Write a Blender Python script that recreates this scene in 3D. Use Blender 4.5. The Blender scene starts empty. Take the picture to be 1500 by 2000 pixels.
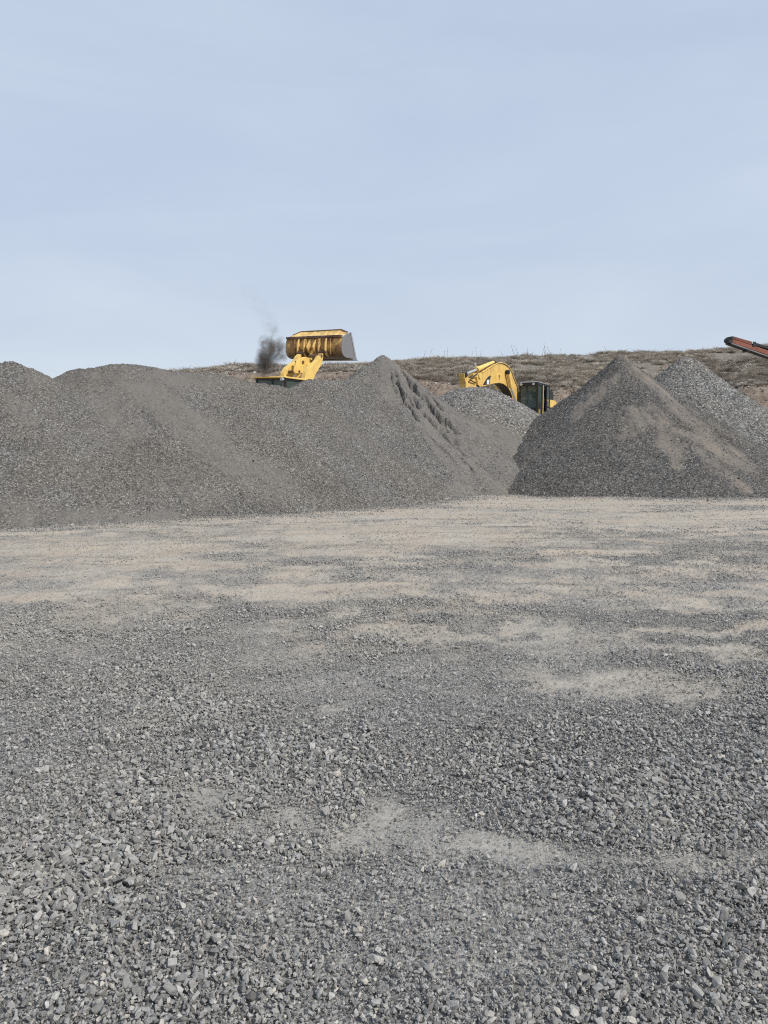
import bpy, bmesh, math, random
import numpy as np
from mathutils import Vector, Matrix, noise as mnoise
random.seed(7); RNG = np.random.default_rng(11)
S = bpy.context.scene
COL = S.collection

# ------------------------------------------------------------------ camera model
F_PX = 1455.0; HC = 1.6; PITCH = math.atan(120.0 / F_PX)
def ray(px, py):
    cx = (px - 750) / F_PX; cy = (1000 - py) / F_PX
    F = Vector((0, math.cos(PITCH), -math.sin(PITCH))); U = Vector((0, math.sin(PITCH), math.cos(PITCH)))
    return F + Vector((cx, 0, 0)) + U * cy
def at(px, py, Y):
    d = ray(px, py); t = Y / d.y
    return Vector((0, 0, HC)) + d * t
def on_ground(px, py):
    d = ray(px, py); t = -HC / d.z
    return d.x * t, d.y * t

cam = bpy.data.cameras.new("camera"); co = bpy.data.objects.new("camera", cam); COL.objects.link(co)
co.location = (0, 0, HC); co.rotation_euler = (math.pi / 2 - PITCH, 0, 0)
cam.sensor_fit = 'VERTICAL'; cam.sensor_height = 36; cam.lens = 36 * F_PX / 2000
cam.clip_start = 0.05; cam.clip_end = 8000
S.camera = co
S.view_settings.view_transform = 'Standard'; S.view_settings.look = 'None'
S.view_settings.exposure = 0; S.view_settings.gamma = 1

# ------------------------------------------------------------------ light
SUN = Vector((0.72, -0.52, 0.0)).normalized(); EL = math.radians(44)
SUN = Vector((SUN.x * math.cos(EL), SUN.y * math.cos(EL), math.sin(EL)))
sd = bpy.data.lights.new("sun", 'SUN'); so = bpy.data.objects.new("sun", sd); COL.objects.link(so)
sd.energy = 3.7; sd.angle = math.radians(0.6); sd.color = (1.0, 0.955, 0.88)
so.rotation_euler = SUN.to_track_quat('Z', 'Y').to_euler(); so.location = (20, -20, 30)

def N(nt, t, **kw):
    n = nt.nodes.new(t)
    for k, v in kw.items():
        if k in n.inputs: n.inputs[k].default_value = v
        else: setattr(n, k, v)
    return n
def L(nt, a, b): nt.links.new(a, b)
def ramp(nt, fac, stops, interp='LINEAR'):
    r = nt.nodes.new('ShaderNodeValToRGB'); r.color_ramp.interpolation = interp
    e = r.color_ramp.elements
    while len(e) < len(stops): e.new(0.5)
    for el, (p, c) in zip(e, stops):
        el.position = p; el.color = (c, c, c, 1) if isinstance(c, (int, float)) else tuple(c) + (1,)
    L(nt, fac, r.inputs[0]); return r.outputs[0]
def math_(nt, op, a, b=None, clamp=False):
    m = nt.nodes.new('ShaderNodeMath'); m.operation = op; m.use_clamp = clamp
    for i, v in enumerate((a, b)):
        if v is None: continue
        if isinstance(v, (int, float)): m.inputs[i].default_value = v
        else: L(nt, v, m.inputs[i])
    return m.outputs[0]
def mix(nt, fac, a, b, blend='MIX'):
    m = nt.nodes.new('ShaderNodeMix'); m.data_type = 'RGBA'; m.blend_type = blend
    for i, v in ((0, fac), (6, a), (7, b)):
        if isinstance(v, (int, float)): m.inputs[i].default_value = v if i == 0 else (v, v, v, 1)
        elif isinstance(v, tuple): m.inputs[i].default_value = tuple(v) + (1,)
        else: L(nt, v, m.inputs[i])
    return m.outputs[2]

w = bpy.data.worlds.new("World"); S.world = w; w.use_nodes = True
nt = w.node_tree; nt.nodes.clear()
sky = N(nt, 'ShaderNodeTexSky'); sky.sky_type = 'NISHITA'; sky.sun_disc = False
sky.sun_elevation = EL; sky.sun_rotation = math.atan2(SUN.x, SUN.y)
sky.air_density = 1.0; sky.dust_density = 1.2; sky.ozone_density = 1.5
tc = N(nt, 'ShaderNodeTexCoord')
sep = N(nt, 'ShaderNodeSeparateXYZ'); L(nt, tc.outputs['Generated'], sep.inputs[0])
mp = N(nt, 'ShaderNodeMapping'); mp.inputs['Scale'].default_value = (1.0, 1.0, 4.0); mp.inputs['Rotation'].default_value = (0.0, 0.22, 0.0)
L(nt, tc.outputs['Generated'], mp.inputs[0])
n1 = N(nt, 'ShaderNodeTexNoise', Scale=1.7, Detail=7.0, Roughness=0.55); L(nt, mp.outputs[0], n1.inputs['Vector'])
n1.inputs['Distortion'].default_value = 0.5
cl = ramp(nt, n1.outputs[0], [(0.36, 0.0), (0.68, 1.0)])
el = math_(nt, 'MULTIPLY', sep.outputs[2], 1.0)
haze = ramp(nt, el, [(0.0, (0.66, 0.75, 0.85)), (0.15, (0.61, 0.70, 0.83)), (0.30, (0.585, 0.68, 0.84)), (0.62, (0.57, 0.665, 0.825)), (1.0, (0.47, 0.56, 0.73))])
skys = mix(nt, 1.0, sky.outputs[0], (0.085, 0.085, 0.085), 'MULTIPLY')
base = mix(nt, 0.90, skys, haze)
cloud = mix(nt, cl, mix(nt, 1.0, base, (0.94, 0.953, 0.972), 'MULTIPLY'), mix(nt, 1.0, base, (1.075, 1.06, 1.03), 'MULTIPLY'))
bg = N(nt, 'ShaderNodeBackground'); bg.inputs[1].default_value = 1.0; L(nt, cloud, bg.inputs[0])
wo = N(nt, 'ShaderNodeOutputWorld'); L(nt, bg.outputs[0], wo.inputs[0])

# ------------------------------------------------------------------ noise helpers
def vnoise(x, y, seed=0):
    r = np.random.default_rng(1000 + seed).random((257, 257))
    xi = np.floor(x).astype(int); yi = np.floor(y).astype(int)
    fx = x - xi; fy = y - yi; fx = fx * fx * (3 - 2 * fx); fy = fy * fy * (3 - 2 * fy)
    a = r[xi % 256, yi % 256]; b = r[(xi + 1) % 256, yi % 256]; c = r[xi % 256, (yi + 1) % 256]; d = r[(xi + 1) % 256, (yi + 1) % 256]
    return (a * (1 - fx) + b * fx) * (1 - fy) + (c * (1 - fx) + d * fx) * fy
def fbm(x, y, seed=0, oct=5, g=0.5):
    s = 0; a = 1; t = 0
    for i in range(oct):
        s = s + a * vnoise(x * 2 ** i + 13.7 * i, y * 2 ** i - 7.1 * i, seed + i); t += a; a *= g
    return s / t
def sstep(a, b, x):
    t = np.clip((x - a) / (b - a), 0, 1); return t * t * (3 - 2 * t)

def tag(o, label=None, cat=None, group=None, kind=None):
    if label: o['label'] = label
    if cat: o['category'] = cat
    if group: o['group'] = group
    if kind: o['kind'] = kind
    return o
def add_mesh(name, v, f, mat, parent=None, attrs=None, smooth=False):
    me = bpy.data.meshes.new(name)
    if isinstance(v, np.ndarray):
        k = f.shape[1]
        me.vertices.add(len(v)); me.vertices.foreach_set('co', v.astype(np.float32).ravel())
        me.loops.add(f.size); me.loops.foreach_set('vertex_index', f.astype(np.int32).ravel())
        me.polygons.add(len(f)); me.polygons.foreach_set('loop_start', np.arange(0, f.size, k, dtype=np.int32))
        me.polygons.foreach_set('loop_total', np.full(len(f), k, dtype=np.int32))
        me.update(calc_edges=True)
    else: me.from_pydata(v, [], f)
    for k, a in (attrs or {}).items():
        at_ = me.attributes.new(k, 'FLOAT', 'POINT'); at_.data.foreach_set('value', a.astype(np.float32).ravel())
    if mat: me.materials.append(mat)
    if smooth: me.polygons.foreach_set('use_smooth', [True] * len(me.polygons))
    me.validate()
    o = bpy.data.objects.new(name, me); COL.objects.link(o); o.parent = parent
    return o

# ------------------------------------------------------------------ materials
def new_mat(name):
    m = bpy.data.materials.new(name); m.use_nodes = True
    nt = m.node_tree; nt.nodes.clear()
    o = N(nt, 'ShaderNodeOutputMaterial'); b = N(nt, 'ShaderNodeBsdfPrincipled'); L(nt, b.outputs[0], o.inputs[0])
    return m, nt, b
def gravel_mat(name, dark, lite, fine, scale=26, pale=0.5, fine2=None, contrast=1.0, mr=(.18, 1.05, .85), tint=(1.0, 0.965, 0.905)):
    """crushed stone: per-stone tone from voronoi cells, patches of fines from the 'fine' attribute"""
    m, nt, b = new_mat(name)
    tc = N(nt, 'ShaderNodeTexCoord'); C = tc.outputs['Object']
    wn = N(nt, 'ShaderNodeTexNoise', Scale=scale * 0.8, Detail=2.0); L(nt, C, wn.inputs['Vector'])
    warp = mix(nt, 0.035, C, wn.outputs['Color'], 'ADD')
    v = N(nt, 'ShaderNodeTexVoronoi', Scale=float(scale)); L(nt, warp, v.inputs['Vector'])
    v2 = N(nt, 'ShaderNodeTexVoronoi', Scale=scale * 2.7); L(nt, warp, v2.inputs['Vector'])
    sx = N(nt, 'ShaderNodeSeparateColor'); L(nt, v.outputs['Color'], sx.inputs[0])
    sy = N(nt, 'ShaderNodeSeparateColor'); L(nt, v2.outputs['Color'], sy.inputs[0])
    rnd = math_(nt, 'ADD', math_(nt, 'MULTIPLY', sx.outputs[0], 0.7), math_(nt, 'MULTIPLY', sy.outputs[0], 0.3))
    mid = tuple((a + c) / 2 for a, c in zip(dark, lite))
    stone = ramp(nt, rnd, [(0.10, dark), (0.5, mid), (0.84, lite), (0.93, tuple(min(1, c * (1 + pale)) for c in lite))])
    edge = ramp(nt, v.outputs['Distance'], [(0.35, 1.0), (0.75, 1.0 - 0.45 * contrast)])
    stone = mix(nt, 1.0, stone, edge, 'MULTIPLY')
    big = N(nt, 'ShaderNodeTexNoise', Scale=0.7, Detail=6.0, Roughness=0.6); L(nt, C, big.inputs['Vector'])
    stone = mix(nt, 1.0, stone, ramp(nt, big.outputs[0], [(0.3, 0.86), (0.7, 1.12)]), 'MULTIPLY')
    big2 = N(nt, 'ShaderNodeTexNoise', Scale=0.33, Detail=5.0, Roughness=0.6); L(nt, C, big2.inputs['Vector'])
    if tint: stone = mix(nt, ramp(nt, big2.outputs[0], [(0.40, 0.0), (0.62, 1.0)]), stone, mix(nt, 1.0, stone, tint, 'MULTIPLY'))
    at_ = N(nt, 'ShaderNodeAttribute', attribute_name='fine')
    nn = N(nt, 'ShaderNodeTexNoise', Scale=9.0, Detail=9.0, Roughness=0.8); L(nt, C, nn.inputs['Vector'])
    msk = math_(nt, 'ADD', at_.outputs['Fac'], math_(nt, 'MULTIPLY', math_(nt, 'SUBTRACT', nn.outputs[0], 0.5), 1.5))
    msk = ramp(nt, msk, [(mr[0], 0.0), (min(1, mr[1]), mr[2])])
    fn = N(nt, 'ShaderNodeTexNoise', Scale=55.0, Detail=4.0, Roughness=0.7); L(nt, C, fn.inputs['Vector'])
    tn = N(nt, 'ShaderNodeTexNoise', Scale=1.1, Detail=4.0); L(nt, C, tn.inputs['Vector'])
    fc = mix(nt, ramp(nt, tn.outputs[0], [(0.38, 0.0), (0.66, 1.0)]), fine, fine2 or fine)
    if tint is None:
        sp = N(nt, 'ShaderNodeSeparateXYZ'); L(nt, C, sp.inputs[0])
        mr2 = N(nt, 'ShaderNodeMapRange'); L(nt, sp.outputs[1], mr2.inputs[0]); mr2.inputs[1].default_value = 3.2; mr2.inputs[2].default_value = 8.0
        fc = mix(nt, mr2.outputs[0], (0.355, 0.336, 0.298), fc)
    fc = mix(nt, 1.0, fc, ramp(nt, fn.outputs[0], [(0.3, 0.78), (0.7, 1.18)]), 'MULTIPLY')
    colr = mix(nt, msk, stone, fc)
    L(nt, colr, b.inputs['Base Color']); b.inputs['Roughness'].default_value = 0.93
    b.inputs['Specular IOR Level'].default_value = 0.25
    bp = N(nt, 'ShaderNodeBump', Strength=0.55, Distance=0.03)
    h = math_(nt, 'MULTIPLY', v.outputs['Distance'], math_(nt, 'SUBTRACT', 1.0, math_(nt, 'MULTIPLY', msk, 0.85)))
    bp.invert = True; L(nt, h, bp.inputs['Height']); L(nt, bp.outputs[0], b.inputs['Normal'])
    return m
M = {}
M['pileA'] = gravel_mat('brown_grey_gravel', (0.068, 0.064, 0.060), (0.255, 0.243, 0.226), (0.158, 0.145, 0.128), 30, 0.8, (0.165, 0.150, 0.135))
M['pileB'] = gravel_mat('grey_gravel', (0.064, 0.060, 0.056), (0.255, 0.244, 0.228), (0.188, 0.170, 0.150), 28, 0.9, (0.150, 0.140, 0.130))
M['pileC'] = gravel_mat('dark_gravel', (0.046, 0.043, 0.040), (0.195, 0.186, 0.175), (0.235, 0.198, 0.163), 22, 0.9, (0.190, 0.172, 0.150))
M['pileD'] = gravel_mat('light_gravel', (0.085, 0.082, 0.077), (0.33, 0.318, 0.299), (0.165, 0.15, 0.132), 15, 0.7, None, 1.0, (.0, .7, 1.0))
M['pileE'] = gravel_mat('mid_gravel', (0.065, 0.064, 0.062), (0.30, 0.295, 0.285), (0.22, 0.20, 0.18), 15, 0.9)
M['ground'] = gravel_mat('yard_ground', (0.125, 0.122, 0.118), (0.43, 0.421, 0.402), (0.42, 0.378, 0.312), 60, 0.6, (0.44, 0.365, 0.285), 0.7, (-.05, .95, .92), None)

def hill_mat():
    m, nt, b = new_mat('dry_hillside')
    tc = N(nt, 'ShaderNodeTexCoord'); C = tc.outputs['Object']
    n1 = N(nt, 'ShaderNodeTexNoise', Scale=0.35, Detail=8.0, Roughness=0.68); L(nt, C, n1.inputs['Vector'])
    n2 = N(nt, 'ShaderNodeTexNoise', Scale=3.0, Detail=6.0, Roughness=0.7); L(nt, C, n2.inputs['Vector'])
    grass = ramp(nt, n2.outputs[0], [(0.3, (0.11, 0.095, 0.078)), (0.55, (0.21, 0.188, 0.155)), (0.75, (0.32, 0.285, 0.23))])
    soil = ramp(nt, n2.outputs[0], [(0.3, (0.10, 0.076, 0.060)), (0.5, (0.205, 0.162, 0.128)), (0.72, (0.34, 0.285, 0.23))])
    at_ = N(nt, 'ShaderNodeAttribute', attribute_name='fine')
    f = math_(nt, 'ADD', at_.outputs['Fac'], math_(nt, 'MULTIPLY', math_(nt, 'SUBTRACT', n1.outputs[0], 0.5), 1.6))
    f = ramp(nt, f, [(0.42, 0.0), (0.62, 1.0)])
    L(nt, mix(nt, f, grass, soil), b.inputs['Base Color']); b.inputs['Roughness'].default_value = 0.95
    bp = N(nt, 'ShaderNodeBump', Strength=0.6, Distance=0.25); L(nt, n2.outputs[0], bp.inputs['Height']); L(nt, bp.outputs[0], b.inputs['Normal'])
    return m
M['hill'] = hill_mat()

def inst_mat(name, stops, rough=0.9, noise_amt=0.35, dust=None):
    m, nt, b = new_mat(name)
    a = N(nt, 'ShaderNodeAttribute', attribute_name='tone'); a.attribute_type = 'INSTANCER'
    tc = N(nt, 'ShaderNodeTexCoord')
    n = N(nt, 'ShaderNodeTexNoise', Scale=2.2, Detail=6.0, Roughness=0.7); L(nt, tc.outputs['Object'], n.inputs['Vector'])
    c = ramp(nt, a.outputs['Fac'], stops)
    c = mix(nt, 1.0, c, ramp(nt, n.outputs[0], [(0.25, 1 - noise_amt), (0.75, 1 + noise_amt)]), 'MULTIPLY')
    if dust:
        a2 = N(nt, 'ShaderNodeAttribute', attribute_name='dust'); a2.attribute_type = 'INSTANCER'
        c = mix(nt, a2.outputs['Fac'], c, dust)
    L(nt, c, b.inputs['Base Color']); b.inputs['Roughness'].default_value = rough
    b.inputs['Specular IOR Level'].default_value = 0.3
    bp = N(nt, 'ShaderNodeBump', Strength=0.35, Distance=0.12); L(nt, n.outputs[0], bp.inputs['Height']); L(nt, bp.outputs[0], b.inputs['Normal'])
    return m
M['stone'] = inst_mat('crushed_basalt', [(0.0, (0.078, 0.076, 0.074)), (0.30, (0.192, 0.188, 0.182)), (0.6, (0.335, 0.328, 0.315)), (0.86, (0.50, 0.48, 0.445)), (0.95, (0.50, 0.45, 0.37)), (1.0, (0.72, 0.70, 0.64))], dust=(0.345, 0.325, 0.288))
M['rubble'] = inst_mat('bank_rubble', [(0.0, (0.10, 0.07, 0.055)), (0.5, (0.24, 0.19, 0.15)), (0.85, (0.33, 0.30, 0.27)), (1.0, (0.60, 0.57, 0.52))])
M['brush'] = inst_mat('dry_brush', [(0.0, (0.27, 0.23, 0.19)), (0.35, (0.43, 0.385, 0.33)), (0.7, (0.54, 0.49, 0.42)), (1.0, (0.64, 0.57, 0.47))], 0.95, 0.3)

def paint(name, col, rust=0.3, rustc=(0.16, 0.06, 0.02), grime=(0.05, 0.04, 0.03), rough=0.42, gr=0.25, sc=1.0, low_dark=None):
    m, nt, b = new_mat(name)
    tc = N(nt, 'ShaderNodeTexCoord'); C = tc.outputs['Object']
    n1 = N(nt, 'ShaderNodeTexNoise', Scale=2.2 * sc, Detail=9.0, Roughness=0.68); L(nt, C, n1.inputs['Vector'])
    mpn = N(nt, 'ShaderNodeMapping'); mpn.inputs['Scale'].default_value = (1, 1, 0.25); L(nt, C, mpn.inputs[0])
    n2 = N(nt, 'ShaderNodeTexNoise', Scale=5 * sc, Detail=6.0, Roughness=0.6); L(nt, mpn.outputs[0], n2.inputs['Vector'])
    r = ramp(nt, n1.outputs[0], [(0.62 - rust * 0.42, 0.0), (0.74 - rust * 0.38, min(1.0, rust * 2.0))])
    c = mix(nt, r, col, rustc)
    g = ramp(nt, n2.outputs[0], [(0.45, 0.0), (0.75, gr)])
    c = mix(nt, g, c, grime)
    if low_dark:  # darker towards the bottom, edge broken by noise
        z0, z1, amt = low_dark
        sp = N(nt, 'ShaderNodeSeparateXYZ'); L(nt, C, sp.inputs[0])
        zz = math_(nt, 'ADD', sp.outputs[2], math_(nt, 'MULTIPLY', math_(nt, 'SUBTRACT', n1.outputs[0], 0.5), 1.4))
        mr = N(nt, 'ShaderNodeMapRange'); L(nt, zz, mr.inputs[0]); mr.inputs[1].default_value = z1; mr.inputs[2].default_value = z0
        mr.inputs[3].default_value = 0; mr.inputs[4].default_value = amt
        c = mix(nt, mr.outputs[0], c, grime)
    L(nt, c, b.inputs['Base Color'])
    L(nt, ramp(nt, n1.outputs[0], [(0.3, rough), (0.7, min(1, rough + 0.35))]), b.inputs['Roughness'])
    bp = N(nt, 'ShaderNodeBump', Strength=0.15, Distance=0.02); L(nt, n1.outputs[0], bp.inputs['Height']); L(nt, bp.outputs[0], b.inputs['Normal'])
    return m
YEL = (0.76, 0.49, 0.13)
M['yellow'] = paint('yellow_paint', YEL, 0.25, (0.38, 0.22, 0.08), gr=0.35)
M['yellow_arm'] = paint('bright_yellow_paint', (0.84, 0.58, 0.17), 0.22, (0.42, 0.25, 0.09), gr=0.30)
M['bucket'] = paint('worn_bucket_paint', (0.74, 0.45, 0.13), 0.46, (0.30, 0.15, 0.065), (0.045, 0.032, 0.024), 0.5, 0.6, 0.8, (5.58, 6.15, 0.90))
M['guard'] = paint('worn_guard_paint', (0.78, 0.53, 0.19), 0.34, (0.30, 0.16, 0.06), (0.10, 0.08, 0.05), 0.5, 0.35)
M['underside'] = paint('shaded_underside', (0.035, 0.026, 0.020), 0.0, gr=0.3)  # shade below the boom, put into the base colour
M['channel'] = paint('rusty_channel', (0.20, 0.12, 0.08), 0.5, (0.11, 0.06, 0.045))
M['plate'] = paint('worn_steel_plate', (0.20, 0.20, 0.21), 0.15, (0.16, 0.12, 0.10), (0.09, 0.09, 0.09), 0.5)
M['steel'] = paint('bare_steel', (0.30, 0.31, 0.33), 0.05, rough=0.3)
M['black'] = paint('black_paint', (0.016, 0.016, 0.018), 0.0, gr=0.3, grime=(0.05, 0.045, 0.04))
M['rubber'] = paint('rubber', (0.022, 0.021, 0.02), 0.0, grime=(0.11, 0.10, 0.085), gr=0.7, rough=0.85)
M['orange'] = paint('red_oxide_paint', (0.19, 0.058, 0.036), 0.25, (0.10, 0.05, 0.03), (0.06, 0.04, 0.035), 0.55, 0.4)
M['orange_lite'] = paint('faded_red_paint', (0.26, 0.085, 0.052), 0.3, (0.16, 0.06, 0.04), (0.08, 0.06, 0.05), 0.6, 0.4)
M['grey'] = paint('grey_metal', (0.22, 0.22, 0.24), 0.1)
M['white'] = paint('white_decal', (0.78, 0.78, 0.76), 0.0, gr=0.1)
M['lamp'] = paint('lamp_lens', (0.45, 0.45, 0.46), 0.0, rough=0.15, gr=0.1)
M['seat'] = paint('dark_interior', (0.03, 0.035, 0.035), 0.0)
M['chrome'], _n, _b = new_mat('chrome_rod'); _b.inputs['Base Color'].default_value = (0.62, 0.63, 0.66, 1); _b.inputs['Metallic'].default_value = 0.6; _b.inputs['Roughness'].default_value = 0.35
M['glass'], _n, _b = new_mat('tinted_glass')
_b.inputs['Base Color'].default_value = (0.075, 0.12, 0.115, 1); _b.inputs['Roughness'].default_value = 0.06
_b.inputs['Alpha'].default_value = 0.50
M['stalk'], _n, _b = new_mat('dry_stalk'); _b.inputs['Base Color'].default_value = (0.17, 0.14, 0.10, 1); _b.inputs['Roughness'].default_value = 0.9

# ------------------------------------------------------------------ terrain heights
# dusty patches: (px, py, half width px, half height px, strength) of the photograph, turned into ground ellipses
PATCH = [(950, 1235, 330, 60, .9), (1250, 1325, 280, 42, 1.0), (620, 1240, 170, 28, .6), (640, 1150, 330, 22, .9), (230, 1185, 220, 12, .5), (1350, 1235, 260, 40, .9),
         (500, 1570, 250, 60, 1.0), (800, 1625, 150, 70, 1.0), (1050, 1668, 190, 34, 1.0), (1380, 1675, 190, 36, .85), (1300, 1610, 160, 20, .5), (1270, 1500, 90, 14, .4), (700, 1375, 60, 18, .5),
         (300, 1730, 150, 40, .45), (230, 1070, 330, 22, .9), (850, 1050, 420, 24, .85), (1330, 1020, 260, 14, .7), (1100, 985, 420, 13, 1.0), (620, 1000, 320, 12, .8),
         (240, 1420, 140, 20, .35), (110, 1940, 160, 40, .35), (1180, 1150, 220, 12, .5), (900, 1345, 160, 20, .45), (1420, 1260, 150, 30, .7), (60, 1050, 180, 14, .5)]
GRAV = [(300, 1260, 330, 55, .6), (1330, 1195, 300, 13, .9), (380, 1130, 300, 16, .55), (1050, 1120, 260, 12, .5), (760, 1290, 130, 22, .6), (950, 1440, 700, 70, .55), (700, 1215, 120, 6, .6), (1430, 1080, 180, 22, .6), (1050, 1400, 500, 30, .5)]
def _ell(lst):
    out = []
    for px, py, hw, hh, s in lst:
        x, y = on_ground(px, py); y0 = on_ground(px, py + hh)[1]; y1 = on_ground(px, max(py - hh, 905))[1]
        out.append((x, (y0 + y1) / 2, hw / F_PX * y * 1.05, (y1 - y0) / 2, s))
    return out
PE = _ell(PATCH); GE = _ell(GRAV)
def sandf(x, y):
    k_ = np.clip(y / 6, .35, 1.6); wx = x + (fbm(x * .9 / k_, y * .9 / k_, 40, 6, .62) - .5) * 1.7 * k_; wy = y + (fbm(x * .8 / k_ + 9, y * .9 / k_, 50, 6, .62) - .5) * 1.1 * k_
    s = np.zeros_like(x, dtype=float)
    for cx, cy, rx, ry, k in PE:
        d = np.sqrt(((wx - cx) / rx) ** 2 + ((wy - cy) / ry) ** 2); s = np.maximum(s, k * (1 - sstep(0.35, 1.2, d)))
    far = sstep(8, 18, y)
    n = fbm(x * 0.26, y * 0.75 + 3, 60, 6, .6)
    s = np.maximum(s, far * sstep(.38, .58, n) * .80); s = np.maximum(s, sstep(3.8, 7, y) * .54 * sstep(.30, .55, fbm(x * .8, y * 1.6, 66, 5, .62)))
    n2 = fbm(x * .7 + 30, y * .9, 70, 5, .6)
    s = np.maximum(s, sstep(.52, .70, n2) * .45)
    s = s * (.72 + .28 * sstep(3.5, 7, y)) * (1 - .8 * sstep(.42, .62, fbm(x * 2.4, y * 2.4, 76, 5, .65)) * (1 - sstep(6, 11, y))) * (.25 + .75 * sstep(2.3, 2.9, y))
    for cx, cy, rx, ry, k in GE:
        d = np.sqrt(((wx - cx) / rx) ** 2 + ((wy - cy) / ry) ** 2); s = s * (1 - k * (1 - sstep(0.5, 1.2, d)))
    s = s + (fbm(x * 3, y * 3, 80, 5, .7) - .5) * 1.1 * sstep(0, .3, s)
    s = s + .10 * sstep(.45, .6, fbm(x * 5, y * 2.5, 85, 4, .6))
    s = s * (.62 + .76 * fbm(x * .6, y * 3.2 / np.clip(y / 6, .6, 2), 67, 5, .62))
    return np.clip(s + .07 + .10 * sstep(5, 9, y), 0, .92)
RUTS = [(-9, 12.5, 13, 17.5, .24), (-7, 9.0, 12, 11.5, .24), (-4, 5.2, 9, 7.6, .22)]
def bench(x, y):
    return 2.55 * sstep(33, 46, y) * (1 - sstep(30, 48, np.abs(x)))
def groundz(x, y):
    nr = 1 - sstep(25, 45, np.hypot(x, y))
    z = (fbm(x * .35, y * .35, 5, 3) - .5) * .10 * nr * sstep(1.5, 6, np.hypot(x, y))
    z = z + (fbm(x * 1.6, y * 1.6, 15, 4) - .5) * .055 * nr
    z = z + (fbm(x * .3 + 5, y * 1.1, 25, 3) - .5) * .06 * nr * sstep(5, 12, y)
    for (ax, ay, bx, by, w_) in RUTS:
        dx, dy = bx - ax, by - ay; l = math.hypot(dx, dy); u = ((x - ax) * dx + (y - ay) * dy) / l; d = ((x - ax) * dy - (y - ay) * dx) / l + .35 * np.sin(u * .35) + .12 * np.sin(u * 1.3)
        e = np.exp(-((np.abs(d) - 1.05) / w_) ** 2) * sstep(-.5, 1.5, u) * (1 - sstep(l - 1.5, l + .5, u))
        z = z - .022 * e + .012 * np.exp(-((np.abs(np.abs(d) - 1.05) - .36) / .10) ** 2) * (e > -1) * sstep(0, 2, u) * (1 - sstep(l - 2, l, u))
    return z + bench(x, y)

# ------------------------------------------------------------------ ground sheet (polar, finer towards the viewer)
def build_ground():
    th = np.concatenate([np.linspace(-36, 36, 620), np.linspace(40, 320, 60)])
    r = [0.25, .6, 1.0, 1.4]
    while r[-1] < 30: r.append(r[-1] * 1.0062)
    while r[-1] < 90: r.append(r[-1] * 1.03)
    while r[-1] < 5000: r.append(r[-1] * 1.25)
    r = np.array(r); T, R = np.meshgrid(np.radians(th), r)
    R = R * (1 + (RNG.random(R.shape) - .5) * .003); T = T + (RNG.random(T.shape) - .5) * .0012
    X = R * np.sin(T); Y = R * np.cos(T)
    sf = sandf(X, Y)
    amp = np.minimum(.010, .0018 * R) * (1.15 - sf * .95) * (R < 60)
    Z = groundz(X, Y) + (RNG.random(X.shape) - .5) * 2 * amp - .004
    Z = np.where(R > 200, 0, Z)
    nr, ntt = X.shape
    v = np.stack([X, Y, Z], -1).reshape(-1, 3)
    i = np.arange(nr - 1)[:, None]; j = np.arange(ntt)[None, :]; j2 = (j + 1) % ntt
    q = np.stack([i * ntt + j, i * ntt + j2, (i + 1) * ntt + j2, (i + 1) * ntt + j], -1).reshape(-1, 4)[:, ::-1]
    tri = np.concatenate([q[:, [0, 1, 2]], q[:, [0, 2, 3]]])
    c = len(v); v = np.vstack([v, [[0, 0, 0]]])
    cap = np.stack([np.full(ntt, c), (np.arange(ntt) + 1) % ntt, np.arange(ntt)], -1)
    tri = np.vstack([tri, cap])
    o = add_mesh('ground', v, tri, M['ground'], attrs={'fine': np.append(sf.ravel(), 0)})
    tag(o, 'flat gravel yard with dusty tan patches', kind='structure')
build_ground()

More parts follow.
